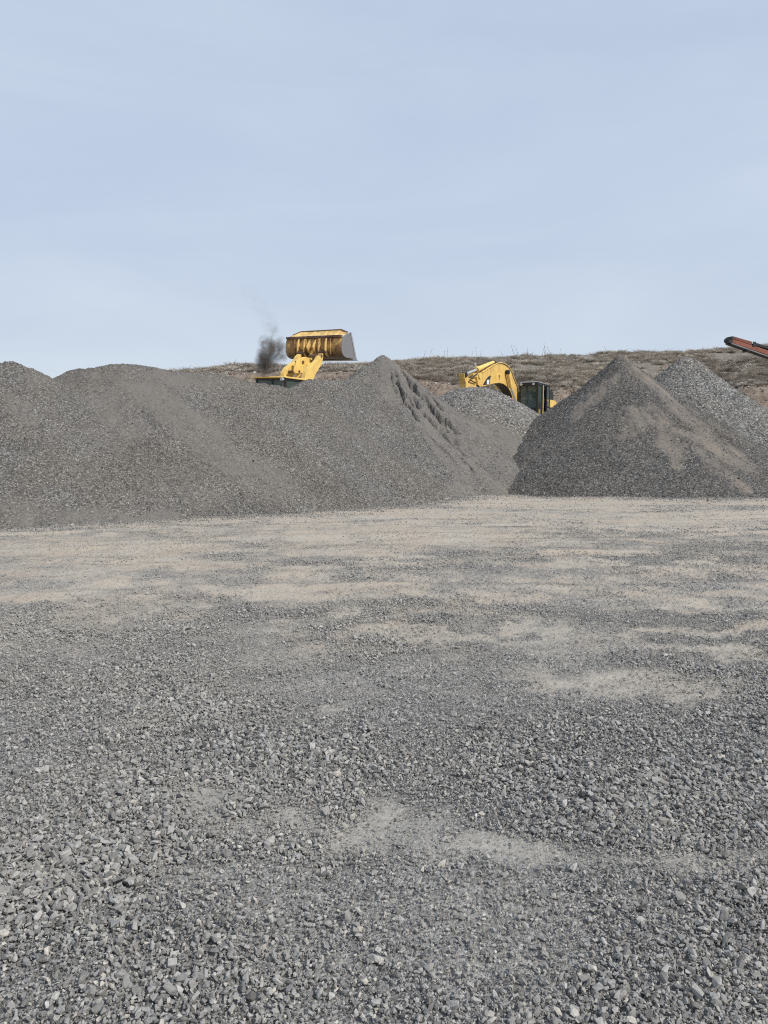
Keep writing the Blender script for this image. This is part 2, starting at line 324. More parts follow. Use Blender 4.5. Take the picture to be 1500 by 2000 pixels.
# ------------------------------------------------------------------ gravel piles (height fields)
class Pile:
    def __init__(s, crests, slope=.70, a=.5, k=.35, seed=0, rough=.16, rr=1.6):
        s.cr, s.slope, s.a, s.k, s.seed, s.rough, s.rr = crests, slope, a, k, seed, rough, rr; s.slopes = None; s.con = 0.0; s.rills = []; s.fines = []; s.stray = .25; m_ = max((p for l in crests for p in l), key=lambda p: p[2]); s.apex = (m_[0], m_[1])
    def base(s, x, y):
        acc = 0; 
        ls = []
        for li, line in enumerate(s.cr):
            hs = []; sl = s.slopes[li] if s.slopes else s.slope
            for p, q in (zip(line[:-1], line[1:]) if len(line) > 1 else [(line[0], line[0])]):
                dx, dy = q[0] - p[0], q[1] - p[1]; l2 = dx * dx + dy * dy + 1e-9
                t = np.clip(((x - p[0]) * dx + (y - p[1]) * dy) / l2, 0, 1)
                d = np.hypot(x - p[0] - t * dx, y - p[1] - t * dy)
                hs.append(p[2] + (q[2] - p[2]) * t - sl * (np.sqrt(d * d + s.a ** 2) - s.a) - s.con * (1 - np.exp(-d / 1.2)))
            ls.append(np.maximum.reduce(hs))
        h = ls[0]
        for g in ls[1:]:
            m = np.maximum(h, g); h = m + s.k * .25 * np.maximum(1 - np.abs(h - g) / s.k, 0) ** 2 if s.k > 0 else m
        h = h + (fbm(x / s.rr, y / s.rr, s.seed, 4, .5) - .5) * 2 * s.rough
        return h
    def hit(s, px, py):
        d = ray(px, py); t = np.arange(10, 60, .02) / d.y
        x, y, z = d.x * t, d.y * t, HC + d.z * t
        b = s.base(x, y) > z
        if not b.any(): return None
        i = int(np.argmax(b)); return (float(x[i]), float(y[i]))
    def line(s, pts): return [q for q in (s.hit(*p) for p in pts) if q]
    def h(s, x, y):
        h = s.base(x, y)
        for pts, wd, dp, sd in s.rills:
            wob = (fbm(x * 1.6, y * 1.6, 200 + sd, 4, .6) - .5) * .55
            d, t = pl_dist(pts, x + wob, y)
            keep = sstep(.20, .45, fbm(t * 7 + 3, t * 0 + sd * 3.3, 230 + sd, 3)) * sstep(0, .08, t) * (1 - sstep(.9, 1, t))
            ww = wd * .62 * (.7 + .7 * fbm(x * 2, y * 2, 260 + sd, 2))
            h = h - 1.4 * dp * keep * np.clip(1 - d / ww, 0, 1) ** .7
        return h
    def fine(s, x, y):
        f = np.zeros_like(x)
        for pts, w0, w1, k in s.fines:
            wob = (fbm(x * 1.2, y * 1.2, 300 + s.seed, 4, .6) - .5) * .9
            d, t = pl_dist(pts, x + wob, y - wob * .6)
            ww = w0 + (w1 - w0) * t
            f = np.maximum(f, k * (1 - sstep(.4, 1.15, d / ww)))
        f = f + s.allfine(x, y) if hasattr(s, 'allfine') else f
        ap = s.apex; th = np.arctan2(y - ap[1], x - ap[0]); rr = np.hypot(x - ap[0], y - ap[1])
        st = fbm(th * 16 + 50, rr * .35 + 20, 340 + s.seed, 5, .6) - .5
        st2 = fbm(th * 5 + 50, rr * .25 + 20, 350 + s.seed, 3, .6)
        f = f * (1 + 2.6 * st) + s.stray * sstep(.52, .72, st2) * (1 + 2 * st)
        return np.clip(f + (fbm(x * 4, y * 4, 320 + s.seed, 3, .6) - .5) * .55 * (f > .03), 0, .95)
def pl_dist(pts, x, y):
    best = np.full_like(x, 1e9); bt = np.zeros_like(x); n = len(pts) - 1
    for i in range(n):
        p, q = pts[i], pts[i + 1]; dx, dy = q[0] - p[0], q[1] - p[1]; l2 = dx * dx + dy * dy + 1e-9
        t = np.clip(((x - p[0]) * dx + (y - p[1]) * dy) / l2, 0, 1)
        d = np.hypot(x - p[0] - t * dx, y - p[1] - t * dy)
        u = d < best; best = np.where(u, d, best); bt = np.where(u, (i + t) / n, bt)
    return best, bt
def build_pile(p, ext, g, mat, label, jit=.028, name='gravel_pile', zoff=None):
    x0, x1, y0, y1 = ext
    xs = np.arange(x0, x1, g); ys = np.arange(y0, y1, g); X, Y = np.meshgrid(xs, ys)
    fn = p.fine(X, Y)
    Z = p.h(X, Y) + (fbm(X * 2.5, Y * 2.5, 400 + p.seed, 3) - .5) * .10
    amp = jit * (1.1 - .5 * fn)
    Z = Z + (RNG.random(X.shape) - .5) * 2 * amp
    # a few bigger stones
    Z = Z + (RNG.random(X.shape) > .988) * RNG.random(X.shape) * .06 * (1 - fn)
    XX = X + (RNG.random(X.shape) - .5) * g * .75; YY = Y + (RNG.random(X.shape) - .5) * g * .75
    gz = groundz(X, Y)
    ny, nx = X.shape
    keep = Z > gz - .12
    idx = np.arange(ny * nx).reshape(ny, nx)
    a, b, c, d = idx[:-1, :-1], idx[:-1, 1:], idx[1:, 1:], idx[1:, :-1]
    k = (keep[:-1, :-1] & keep[:-1, 1:] & keep[1:, 1:] & keep[1:, :-1])
    a, b, c, d = a[k], b[k], c[k], d[k]
    flip = RNG.random(len(a)) > .5
    t1 = np.where(flip[:, None], np.stack([a, b, c], -1), np.stack([a, b, d], -1))
    t2 = np.where(flip[:, None], np.stack([a, c, d], -1), np.stack([b, c, d], -1))
    f = np.vstack([t1, t2])
    used, inv = np.unique(f, return_inverse=True)
    v = np.stack([XX, YY, Z], -1).reshape(-1, 3)[used]; f = inv.reshape(-1, 3)
    o = add_mesh(name, v, f, M[mat], attrs={'fine': fn.ravel()[used]})
    tag(o, label, 'gravel pile'); PILES.append(o); return o

PILES = []
def crest(*pts): return [tuple(at(px, py, Y)) for px, py, Y in pts]
# A: long left ridge
PA = Pile([crest((-260, 700, 20.5), (-60, 709, 21), (22, 710, 21.4)),
           crest((22, 710, 21.4), (50, 719, 21.4)), crest((132, 733, 23.2), (152, 724, 23.2), (180, 721, 23), (245, 712, 23.5), (300, 720, 23.8), (345, 727, 24.3), (430, 731, 25), (490, 745, 25.5), (540, 753, 26.2), (565, 760, 26.6))],
          slope=.655, a=.28, k=.12, seed=3, rough=.075, rr=2.0)
PA.fines = [(PA.line([(250, 735), (330, 800), (420, 870), (520, 945)]), .7, 1.1, .62), (PA.line([(120, 735), (200, 780), (260, 840)]), .5, .7, .45),
            (PA.line([(0, 1005), (150, 1015), (330, 1010)]), .6, .3, .6), (PA.line([(330, 735), (480, 745)]), .8, .8, .5), (PA.line([(30, 780), (48, 815)]), .35, .3, .6), (PA.line([(60, 730), (150, 735), (300, 735)]), .5, .5, .6)]
PA.apex = (PA.apex[0] - 14, PA.apex[1] + 12); PA.stray = .3
PA.rills = [(PA.line([(247, 765), (262, 782)]), .07, .12, 1)]
# B: tall peak with gullied right flank
PB = Pile([crest((555, 764, 27), (575, 755, 27.6), (600, 741, 28.2), (650, 742, 29.2), (690, 738, 30.5), (712, 717, 31.7), (748, 694, 32.7)),
           [tuple(at(748, 694, 32.7))], crest((895, 812, 31.6), (945, 830, 31.8), (985, 848, 32.2))],
          slope=.70, a=.18, k=.2, seed=23, rough=.09, rr=1.8)
PB.slopes = [.74, .90, .98]; PB.con = .18
PB.fines = [(PB.line([(765, 715), (850, 830), (930, 930), (990, 960)]), 1.1, 1.7, .72), (PB.line([(790, 730), (870, 800), (940, 860), (990, 910)]), 1.3, 1.2, .68), (PB.line([(748, 700), (745, 760)]), .5, .9, .5),
            (PB.line([(640, 970), (800, 965), (980, 955)]), .45, .5, .6), (PB.line([(900, 830), (1000, 860)]), 1.0, 1.2, .9)]
_r = [([(778, 716), (800, 745), (835, 790), (868, 830), (900, 872)], .22, .34), ([(790, 722), (830, 762), (862, 800)], .17, .28), ([(768, 722), (790, 765), (815, 800)], .14, .24), ([(800, 770), (830, 805), (850, 830), (870, 842)], .16, .24),
      ([(762, 728), (775, 755), (790, 780)], .10, .18), ([(850, 830), (880, 862), (905, 890)], .14, .22), ([(895, 890), (925, 920), (948, 935)], .10, .16), ([(782, 775), (800, 800), (815, 825)], .10, .18), ([(930, 905), (958, 925)], .08, .14),
      ([(775, 712), (812, 735), (835, 758)], .16, .26), ([(905, 825), (940, 845), (960, 860)], .10, .15), ([(758, 712), (764, 745), (772, 770)], .07, .12)]
_r += [([(785, 715), (815, 742), (850, 775)], .16, .26), ([(772, 735), (786, 770), (806, 805), (820, 825)], .12, .22), ([(812, 760), (845, 800), (872, 822), (892, 850)], .16, .26), ([(838, 850), (870, 880), (890, 905)], .10, .16), ([(820, 835), (850, 865), (862, 880)], .09, .15)]
PB.rills = [(PB.line(p), w_, d_, i) for i, (p, w_, d_) in enumerate(_r)]
# C: big dark cone on the right
PC = Pile([crest((1208, 693, 33.7), (1220, 694, 33.6))], slope=.62, a=.10, k=.2, seed=43, rough=.09, rr=1.7)
PC.con = .62
PC.fines = [(PC.line([(1222, 702), (1290, 765), (1370, 835), (1440, 900)]), .30, .75, 1.0), (PC.line([(1440, 890), (1495, 945)]), .6, .5, .5), (PC.line([(1196, 735), (1165, 775), (1125, 815)]), .26, .42, .8), (PC.line([(1240, 805), (1232, 835), (1220, 855)]), .45, .3, .9),
            (PC.line([(1285, 800), (1300, 845), (1312, 870)]), .45, .45, .85), (PC.line([(1260, 815), (1290, 825)]), .4, .5, .7), (PC.line([(1335, 845), (1390, 870), (1430, 900)]), .35, .6, .95), (PC.line([(1312, 870), (1330, 915)]), .3, .2, .7), (PC.line([(1400, 900), (1450, 950)]), .35, .3, .6), (PC.line([(1370, 880), (1400, 920)]), .4, .4, .5)]
PC.fines = [(a, b * 1.25, c * 1.25, k * .66) for a, b, c, k in PC.fines]
PC.rills = [(PC.line([(1395, 858), (1412, 868)]), .08, .12, 2)]
PD = Pile([crest((914, 759, 36.0), (932, 758, 36.0))], slope=.64, a=1.1, k=.2, seed=63, rough=.10, rr=2.0)
PD.fines = [(PD.line([(880, 828), (950, 850), (1005, 872)]), 1.0, 1.0, 1.0), (PD.line([(900, 860), (960, 880), (1000, 890)]), 1.4, 1.2, 1.0), (PD.line([(885, 845), (930, 870)]), 1.0, 1.2, 1.0)]
PE_ = Pile([crest((1335, 699, 38.5), (1352, 702, 38.5))], slope=.68, a=.30, k=.2, seed=83, rough=.10, rr=1.8)

PE_.con = .45
build_pile(PA, (-20, 2.0, 12.5, 34), .050, 'pileA', 'long brown grey gravel ridge filling the left side, with humped top and sloping front', .024)
build_pile(PB, (-13, 12, 20, 42), .055, 'pileB', 'tall pointed grey gravel pile with dark eroded gullies down its right flank', .028)
build_pile(PC, (1.0, 21, 23.5, 43), .055, 'pileC', 'big dark gravel cone on the right with tan dust streaks down its sides', .034)
build_pile(PD, (-4, 12.5, 27, 45), .075, 'pileD', 'light grey rounded gravel heap in front of the excavator', .045)
build_pile(PE_, (6, 26, 28, 49), .075, 'pileE', 'rearmost grey gravel cone at the right edge below the conveyor', .045)

# ------------------------------------------------------------------ hill
SKY = [(-1200, 790), (0, 770), (200, 752), (320, 733), (400, 729), (490, 726), (600, 723), (690, 720), (780, 714), (850, 709), (1000, 702), (1100, 698), (1300, 691), (1420, 686), (1500, 682), (2600, 668)]
CUT = [(-1200, 795), (0, 775), (200, 757), (320, 740), (490, 731), (640, 727), (700, 729), (760, 738), (830, 746), (900, 757), (950, 772), (1060, 772), (1100, 762), (1140, 775), (1400, 785), (1450, 757), (1500, 752), (2600, 745)]
YC, YB = 80.0, 57.0
def prof(tab, Y):
    xs = [at(px, py, Y).x for px, py in tab]; zs = [at(px, py, Y).z for px, py in tab]
    return xs, zs
sx_, sz_ = prof(SKY, YC); cx_, cz_ = prof(CUT, YB)
def hillz(x, y):
    zc = np.interp(x * YC / np.maximum(y, 1), sx_, sz_) ; zb = np.interp(x * YB / np.maximum(y, 1), cx_, cz_)
    yb = YB + (fbm(x * .25, y * 0, 500, 4) - .5) * 3.0
    t = np.clip((y - yb) / (YC - yb), 0, 1)
    up = zb + (zc - zb) * (1 - (1 - t) ** 1.35)
    z = np.where(y < yb, 2.3 + (up - 2.3) * sstep(0, 1, (y - (yb - 2.6)) / 2.6), up)
    z = z + (fbm(x * .22, y * .22, 510, 5, .55) - .5) * 1.0 * sstep(0, .15, t) * (1 - .5 * sstep(.7, 1, t)) + (fbm(x * .9, y * .9, 520, 4, .6) - .5) * .45
    return z - sstep(YC + 4, YC + 60, y) * 3 - sstep(130, 220, y) * 14
def hill_fine(x, y):
    yb = YB + (fbm(x * .25, y * 0, 500, 4) - .5) * 3.0
    return np.clip(.95 * (1 - sstep(-.3, 1.2, y - yb)) + .16, 0, 1)
def build_hill():
    xs = np.concatenate([np.arange(-160, -50, 4), np.arange(-50, 60, .22), np.arange(60, 170, 4)])
    ys = np.concatenate([np.arange(51, 62, .2), np.arange(62, 90, .4), np.arange(90, 240, 6)])
    X, Y = np.meshgrid(xs, ys); Z = hillz(X, Y) + (RNG.random(X.shape) - .5) * .12
    ny, nx = X.shape; idx = np.arange(ny * nx).reshape(ny, nx)
    q = np.stack([idx[:-1, :-1], idx[:-1, 1:], idx[1:, 1:], idx[1:, :-1]], -1).reshape(-1, 4)
    o = add_mesh('hillside', np.stack([X, Y, Z], -1).reshape(-1, 3), q, M['hill'], attrs={'fine': hill_fine(X, Y).ravel()})
    tag(o, 'dry brush covered hillside with an eroded reddish cut bank', kind='structure')
build_hill()

# ------------------------------------------------------------------ scatter by geometry nodes
def proto_collection(name, objs):
    c = bpy.data.collections.new(name)
    for o in objs:
        COL.objects.unlink(o); c.objects.link(o)
    return c
def rock(i, mat, n=15):
    r = random.Random(50 + i); bm = bmesh.new()
    sx, sy, sz = 1, r.uniform(.6, .95), r.uniform(.38, .75)
    for _ in range(n):
        v = Vector((r.gauss(0, 1), r.gauss(0, 1), r.gauss(0, 1))).normalized()
        m_ = max(abs(v.x), abs(v.y), abs(v.z)); v = v.lerp(v / m_ * .85, .45) * r.uniform(.75, 1.1)
        bm.verts.new((v.x * sx * .5, v.y * sy * .5, v.z * sz * .5))
    res = bmesh.ops.convex_hull(bm, input=bm.verts)
    bmesh.ops.delete(bm, geom=[g for g in set(res['geom_interior'] + res['geom_unused']) if isinstance(g, bmesh.types.BMVert)], context='VERTS')
    me = bpy.data.meshes.new('stone'); bm.to_mesh(me); bm.free(); me.materials.append(mat)
    o = bpy.data.objects.new('stone', me); COL.objects.link(o); return o
def scatter(name, pts, rot, scl, tone, coll, label, nproto, dust=None):
    if dust is None: dust = tone * 0
    me = bpy.data.meshes.new(name); me.vertices.add(len(pts)); me.vertices.foreach_set('co', pts.astype(np.float32).ravel())
    for nm, arr, ty, key in (('rot', rot, 'FLOAT_VECTOR', 'vector'), ('scl', scl, 'FLOAT_VECTOR', 'vector'), ('tone', tone, 'FLOAT', 'value'), ('dust', dust, 'FLOAT', 'value')):
        a = me.attributes.new(nm, ty, 'POINT'); a.data.foreach_set(key, arr.astype(np.float32).ravel())
    a = me.attributes.new('pick', 'INT', 'POINT'); a.data.foreach_set('value', RNG.integers(0, nproto, len(pts)).astype(np.int32))
    o = bpy.data.objects.new(name, me); COL.objects.link(o)
    g = bpy.data.node_groups.new(name + '_scatter', 'GeometryNodeTree')
    g.interface.new_socket('Geometry', in_out='INPUT', socket_type='NodeSocketGeometry'); g.interface.new_socket('Geometry', in_out='OUTPUT', socket_type='NodeSocketGeometry')
    gi = g.nodes.new('NodeGroupInput'); go = g.nodes.new('NodeGroupOutput')
    ci = g.nodes.new('GeometryNodeCollectionInfo'); ci.inputs[0].default_value = coll; ci.inputs['Separate Children'].default_value = True; ci.inputs['Reset Children'].default_value = True
    ip = g.nodes.new('GeometryNodeInstanceOnPoints'); ip.inputs['Pick Instance'].default_value = True
    def attr(nm, ty):
        n = g.nodes.new('GeometryNodeInputNamedAttribute'); n.data_type = ty; n.inputs[0].default_value = nm; return n.outputs[0]
    mp_ = g.nodes.new('GeometryNodeMeshToPoints')
    g.links.new(gi.outputs[0], mp_.inputs[0]); g.links.new(mp_.outputs[0], ip.inputs['Points'])
    g.links.new(ci.outputs[0], ip.inputs['Instance']); g.links.new(attr('pick', 'INT'), ip.inputs['Instance Index'])
    e = g.nodes.new('FunctionNodeEulerToRotation'); g.links.new(attr('rot', 'FLOAT_VECTOR'), e.inputs[0]); g.links.new(e.outputs[0], ip.inputs['Rotation'])
    g.links.new(attr('scl', 'FLOAT_VECTOR'), ip.inputs['Scale']); g.links.new(ip.outputs[0], go.inputs[0])
    md = o.modifiers.new('scatter', 'NODES'); md.node_group = g
    tag(o, label, kind='stuff'); return o

def sector(n, r0, r1, half=31):
    r = np.sqrt(RNG.random(n) * (r1 * r1 - r0 * r0) + r0 * r0); t = np.radians((RNG.random(n) * 2 - 1) * half)
    return r * np.sin(t), r * np.cos(t)
def build_gravel():
    P, Rt, Sc, Tn, Du = [], [], [], [], []
    for r0, r1, dens, med, lo, sig in ((1.6, 4, 13500, .0106, .005, .48), (4, 8, 7500, .0115, .006, .45), (8, 16, 1900, .0145, .009, .42), (16, 27, 260, .026, .016, .35), (1.6, 9, 90, .030, .020, .28)):
        n = int(dens * math.radians(31) * (r1 * r1 - r0 * r0)); x, y = sector(n, r0, r1)
        sf = sandf(x, y); clump = fbm(x * .8, y * .8, 90, 4, .6)
        keep = RNG.random(n) < (1.0 - .85 * sf) ** 1.3 * (.45 + .8 * sstep(.30, .58, clump)) + .12
        if r0 >= 16: keep &= (PA.base(x, y) < .1) & (PB.base(x, y) < .1) & (PC.base(x, y) < .1)
        x, y, sf, clump = x[keep], y[keep], sf[keep], clump[keep]; n = len(x)
        s = np.maximum(lo, med * np.exp(RNG.normal(0, sig, n))) * (1 - .40 * sf) * (.74 + .42 * sstep(.42, .68, clump))
        s = np.minimum(s, .040)
        z = groundz(x, y) + s * (.05 + .62 * RNG.random(n) * (1 - sf) * (clump > .38)) + .004
        P.append(np.stack([x, y, z], -1)); Rt.append(np.stack([RNG.normal(0, .6, n), RNG.normal(0, .6, n), RNG.random(n) * 6.28], -1))
        Sc.append(s[:, None] * (1 + RNG.normal(0, .18, (n, 3))).clip(.6, 1.5) * np.array([[1.25, 1.15, 1.1]]))
        t = np.clip(RNG.normal(.44, .24, n) + .05 * sf, 0, .9); t = np.where((RNG.random(n) > .982) & (s < .024), .90 + .1 * RNG.random(n), t); Tn.append(t); Du.append(np.clip(sf * 1.0 + .20 * fbm(x * 1.5, y * 1.5, 95, 4) + RNG.normal(0, .10, n), 0, .85))
    rocks = [rock(i, M['stone']) for i in range(12)]
    c = proto_collection('stone_kinds', rocks)
    P = np.vstack(P); print('stones', len(P))
    scatter('loose_gravel', P, np.vstack(Rt), np.vstack(Sc), np.concatenate(Tn), c, 'loose crushed grey stone spread over the yard', 12, np.concatenate(Du))
    return c
KINDS = build_gravel()

def surface_stones(p, ext, dens, label_obj, lo, hi, dark=0.0, front=None):
    n = int(dens * (ext[1] - ext[0]) * (ext[3] - ext[2])); x = ext[0] + RNG.random(n) * (ext[1] - ext[0]); y = ext[2] + RNG.random(n) * (ext[3] - ext[2])
    z = p.h(x, y); g = groundz(x, y); hmax = z.max(); f = p.fine(x, y)
    # coarser stone rolls to the foot
    k = (z > g - .05) & (RNG.random(n) < (.35 + .65 * (1 - (z - g) / hmax) ** 1.5) * (1 - .85 * f)); x, y, z = x[k], y[k], z[k]; n = len(x)
    s = np.clip(lo * np.exp(RNG.normal(0, .35, n)), .02, hi)
    t = np.clip(RNG.normal(.40 - dark, .24, n), 0, .86); t = np.where(RNG.random(n) > .98, .95, t)
    o = scatter('surface_stones', np.stack([x, y, z + s * .12], -1), RNG.random((n, 3)) * 6.28, s[:, None] * (1 + RNG.normal(0, .2, (n, 3))).clip(.6, 1.5), t, KINDS, None, 12, np.full(n, .18))
    o.parent = label_obj; o['kind'] = 'stuff'
surface_stones(PA, (-16, 2, 14, 26), 200, PILES[0], .029, .075, .16)
surface_stones(PB, (-10, 9, 22, 35), 150, PILES[1], .034, .085, .14)
surface_stones(PC, (2, 19, 24, 36), 150, PILES[2], .038, .09, .24)
surface_stones(PD, (-3, 9, 29, 38), 110, PILES[3], .06, .13, -.05)
surface_stones(PE_, (8, 24, 30, 40), 110, PILES[4], .055, .12, .12)
def build_toe():
    n = 700000; x, y = sector(n, 14, 28); b = np.maximum(np.maximum(PA.base(x, y), PB.base(x, y)), PC.base(x, y))
    k = (b < .12) & (RNG.random(n) < np.exp(np.minimum(b, 0) * 3.2) * .36 * (.3 + 1.4 * fbm(x * 1.2, y * 1.2, 710, 3))); x, y = x[k], y[k]; n = len(x)
    s = np.clip(.026 * np.exp(RNG.normal(0, .4, n)), .014, .085); t = np.clip(RNG.normal(.30, .2, n), 0, .88)
    scatter('rolled_stones', np.stack([x, y, groundz(x, y) + s * .2], -1), RNG.random((n, 3)) * 6.28, s[:, None] * (1 + RNG.normal(0, .2, (n, 3))).clip(.6, 1.5), t, KINDS, 'stones rolled out along the foot of the gravel piles', 12, np.clip(RNG.normal(.3, .15, n), 0, .8))
build_toe()

def build_bank_rubble():
    n = 9000; x = RNG.random(n) * 100 - 45; y = YB - 3 + RNG.random(n) * 5.5
    x2 = RNG.random(900) * 100 - 45; y2 = YB + RNG.random(900) * 24
    s = .10 * np.exp(RNG.normal(0, .55, n)); s2 = .13 * np.exp(RNG.normal(0, .5, 900))
    x = np.append(x, x2); y = np.append(y, y2); s = np.append(s, s2); n = len(x)
    P = np.stack([x, y, hillz(x, y) + s * .2], -1)
    t = np.clip(RNG.normal(.5, .25, n), 0, .93); t = np.where(RNG.random(n) > .95, 1, t); t[-900:] = .8 + .2 * RNG.random(900)
    rocks = [rock(100 + i, M['rubble']) for i in range(6)]
    scatter('bank_rubble', P, RNG.random((n, 3)) * 6.28, s[:, None] * (1 + RNG.normal(0, .2, (n, 3))).clip(.5, 1.6), t, proto_collection('rubble_kinds', rocks), 'broken pale and reddish rock on the cut bank', 6)
build_bank_rubble()

def tuft(i):
    r = random.Random(900 + i); v = []; f = []
    for k in range(230):
        a = r.uniform(0, 6.283); rad = abs(r.gauss(0, .28)); bx, by = rad * math.cos(a), rad * math.sin(a)
        hgt = r.uniform(.18, .55) * (1 - rad * .6); lean = Vector((bx * 1.2 + r.gauss(0, .33), by * 1.2 + r.gauss(0, .33), hgt * .9))
        wv = Vector((math.cos(a + 1.57 + r.gauss(0, .6)), math.sin(a + 1.57 + r.gauss(0, .6)), r.gauss(0, .2))).normalized() * r.uniform(.008, .022)
        b = Vector((bx * .5, by * .5, -.05)); m_ = b.lerp(b + lean, .55); t_ = b + lean
        n0 = len(v); v += [tuple(b - wv * .5), tuple(b + wv * .5), tuple(m_ + wv), tuple(m_ - wv), tuple(t_)]
        f += [(n0, n0 + 1, n0 + 2, n0 + 3), (n0 + 3, n0 + 2, n0 + 4)]
    return add_mesh('brush_tuft', v, f, M['brush'])
def build_brush():
    n = 34000; x = RNG.random(n) * 112 - 54; y = YB + RNG.random(n) * (YC - YB + 8)
    d = fbm(x * .35, y * .35, 610, 4, .6); yb = YB + (fbm(x * .25, y * 0, 500, 4) - .5) * 3.0
    k = (RNG.random(n) < sstep(.32, .52, d)) & (y > yb + .2); x, y, d = x[k], y[k], d[k]; n = len(x)
    s = (.30 + .60 * RNG.random(n) ** 3) * (.8 + .5 * d)
    P = np.stack([x, y, hillz(x, y)], -1)
    t = np.clip(.25 + .9 * (fbm(x * .12, y * .12, 620, 3) - .2) + RNG.normal(0, .17, n), 0, 1)
    Sc = np.stack([s, s, s * (.70 + .55 * RNG.random(n))], -1)
    Rt = np.stack([RNG.normal(0, .12, n), RNG.normal(0, .12, n), RNG.random(n) * 6.28], -1)
    scatter('dry_brush', P, Rt, Sc, t, proto_collection('brush_kinds', [tuft(i) for i in range(7)]), 'low dry grey brown brush covering the hill', 7)
build_brush()

# dry stalks on the skyline: each a thing of its own
def stalk_mesh(i):
    r = random.Random(i); v = []; f = []
    def tube(p, q, w0, w1):
        n0 = len(v); ax = (q - p).normalized(); u = ax.orthogonal().normalized(); w_ = ax.cross(u)
        for c_, ww in ((p, w0), (q, w1)):
            for k in range(4):
                a = k * math.pi / 2; v.append(tuple(c_ + (u * math.cos(a) + w_ * math.sin(a)) * ww))
        for k in range(4): f.append((n0 + k, n0 + (k + 1) % 4, n0 + 4 + (k + 1) % 4, n0 + 4 + k))
    p = Vector((0, 0, -.12)); lean = Vector((r.gauss(0, .05), r.gauss(0, .05), 0))
    for k in range(4):
        q = Vector((lean.x * (k + 1) ** 1.5, lean.y * (k + 1), (k + 1) * .25)); tube(p, q, .022 - .003 * k, .020 - .003 * k); p = q
        if k >= 2:
            for _ in range(3): tube(q, q + Vector((r.gauss(0, .05), r.gauss(0, .05), r.uniform(.04, .12))), .012, .006)
    return add_mesh('dry_stalk', v, f, M['stalk'])
ST = [(826, 13), (837, 16), (842, 8), (868, 12), (874, 16), (889, 8), (920, 9), (931, 15), (938, 10), (984, 8), (1004, 15), (1009, 9), (1014, 14), (1031, 10), (1057, 15), (1063, 9), (1067, 17), (1079, 12), (1092, 9), (1184, 10)]
for i, (px, hh) in enumerate(ST):
    o = stalk_mesh(i); yy = YC + 1.0; p = at(px, 690, yy); z = float(hillz(np.array([p.x]), np.array([yy]))[0])
    h_ = hh / F_PX * yy * 1.35 + .3
    o.location = (p.x, yy, z); o.scale = (.8, .8, h_)
    tag(o, 'thin dry weed stalk standing against the sky on the hill crest', 'stalk', 'dry weed stalks along the hill crest')

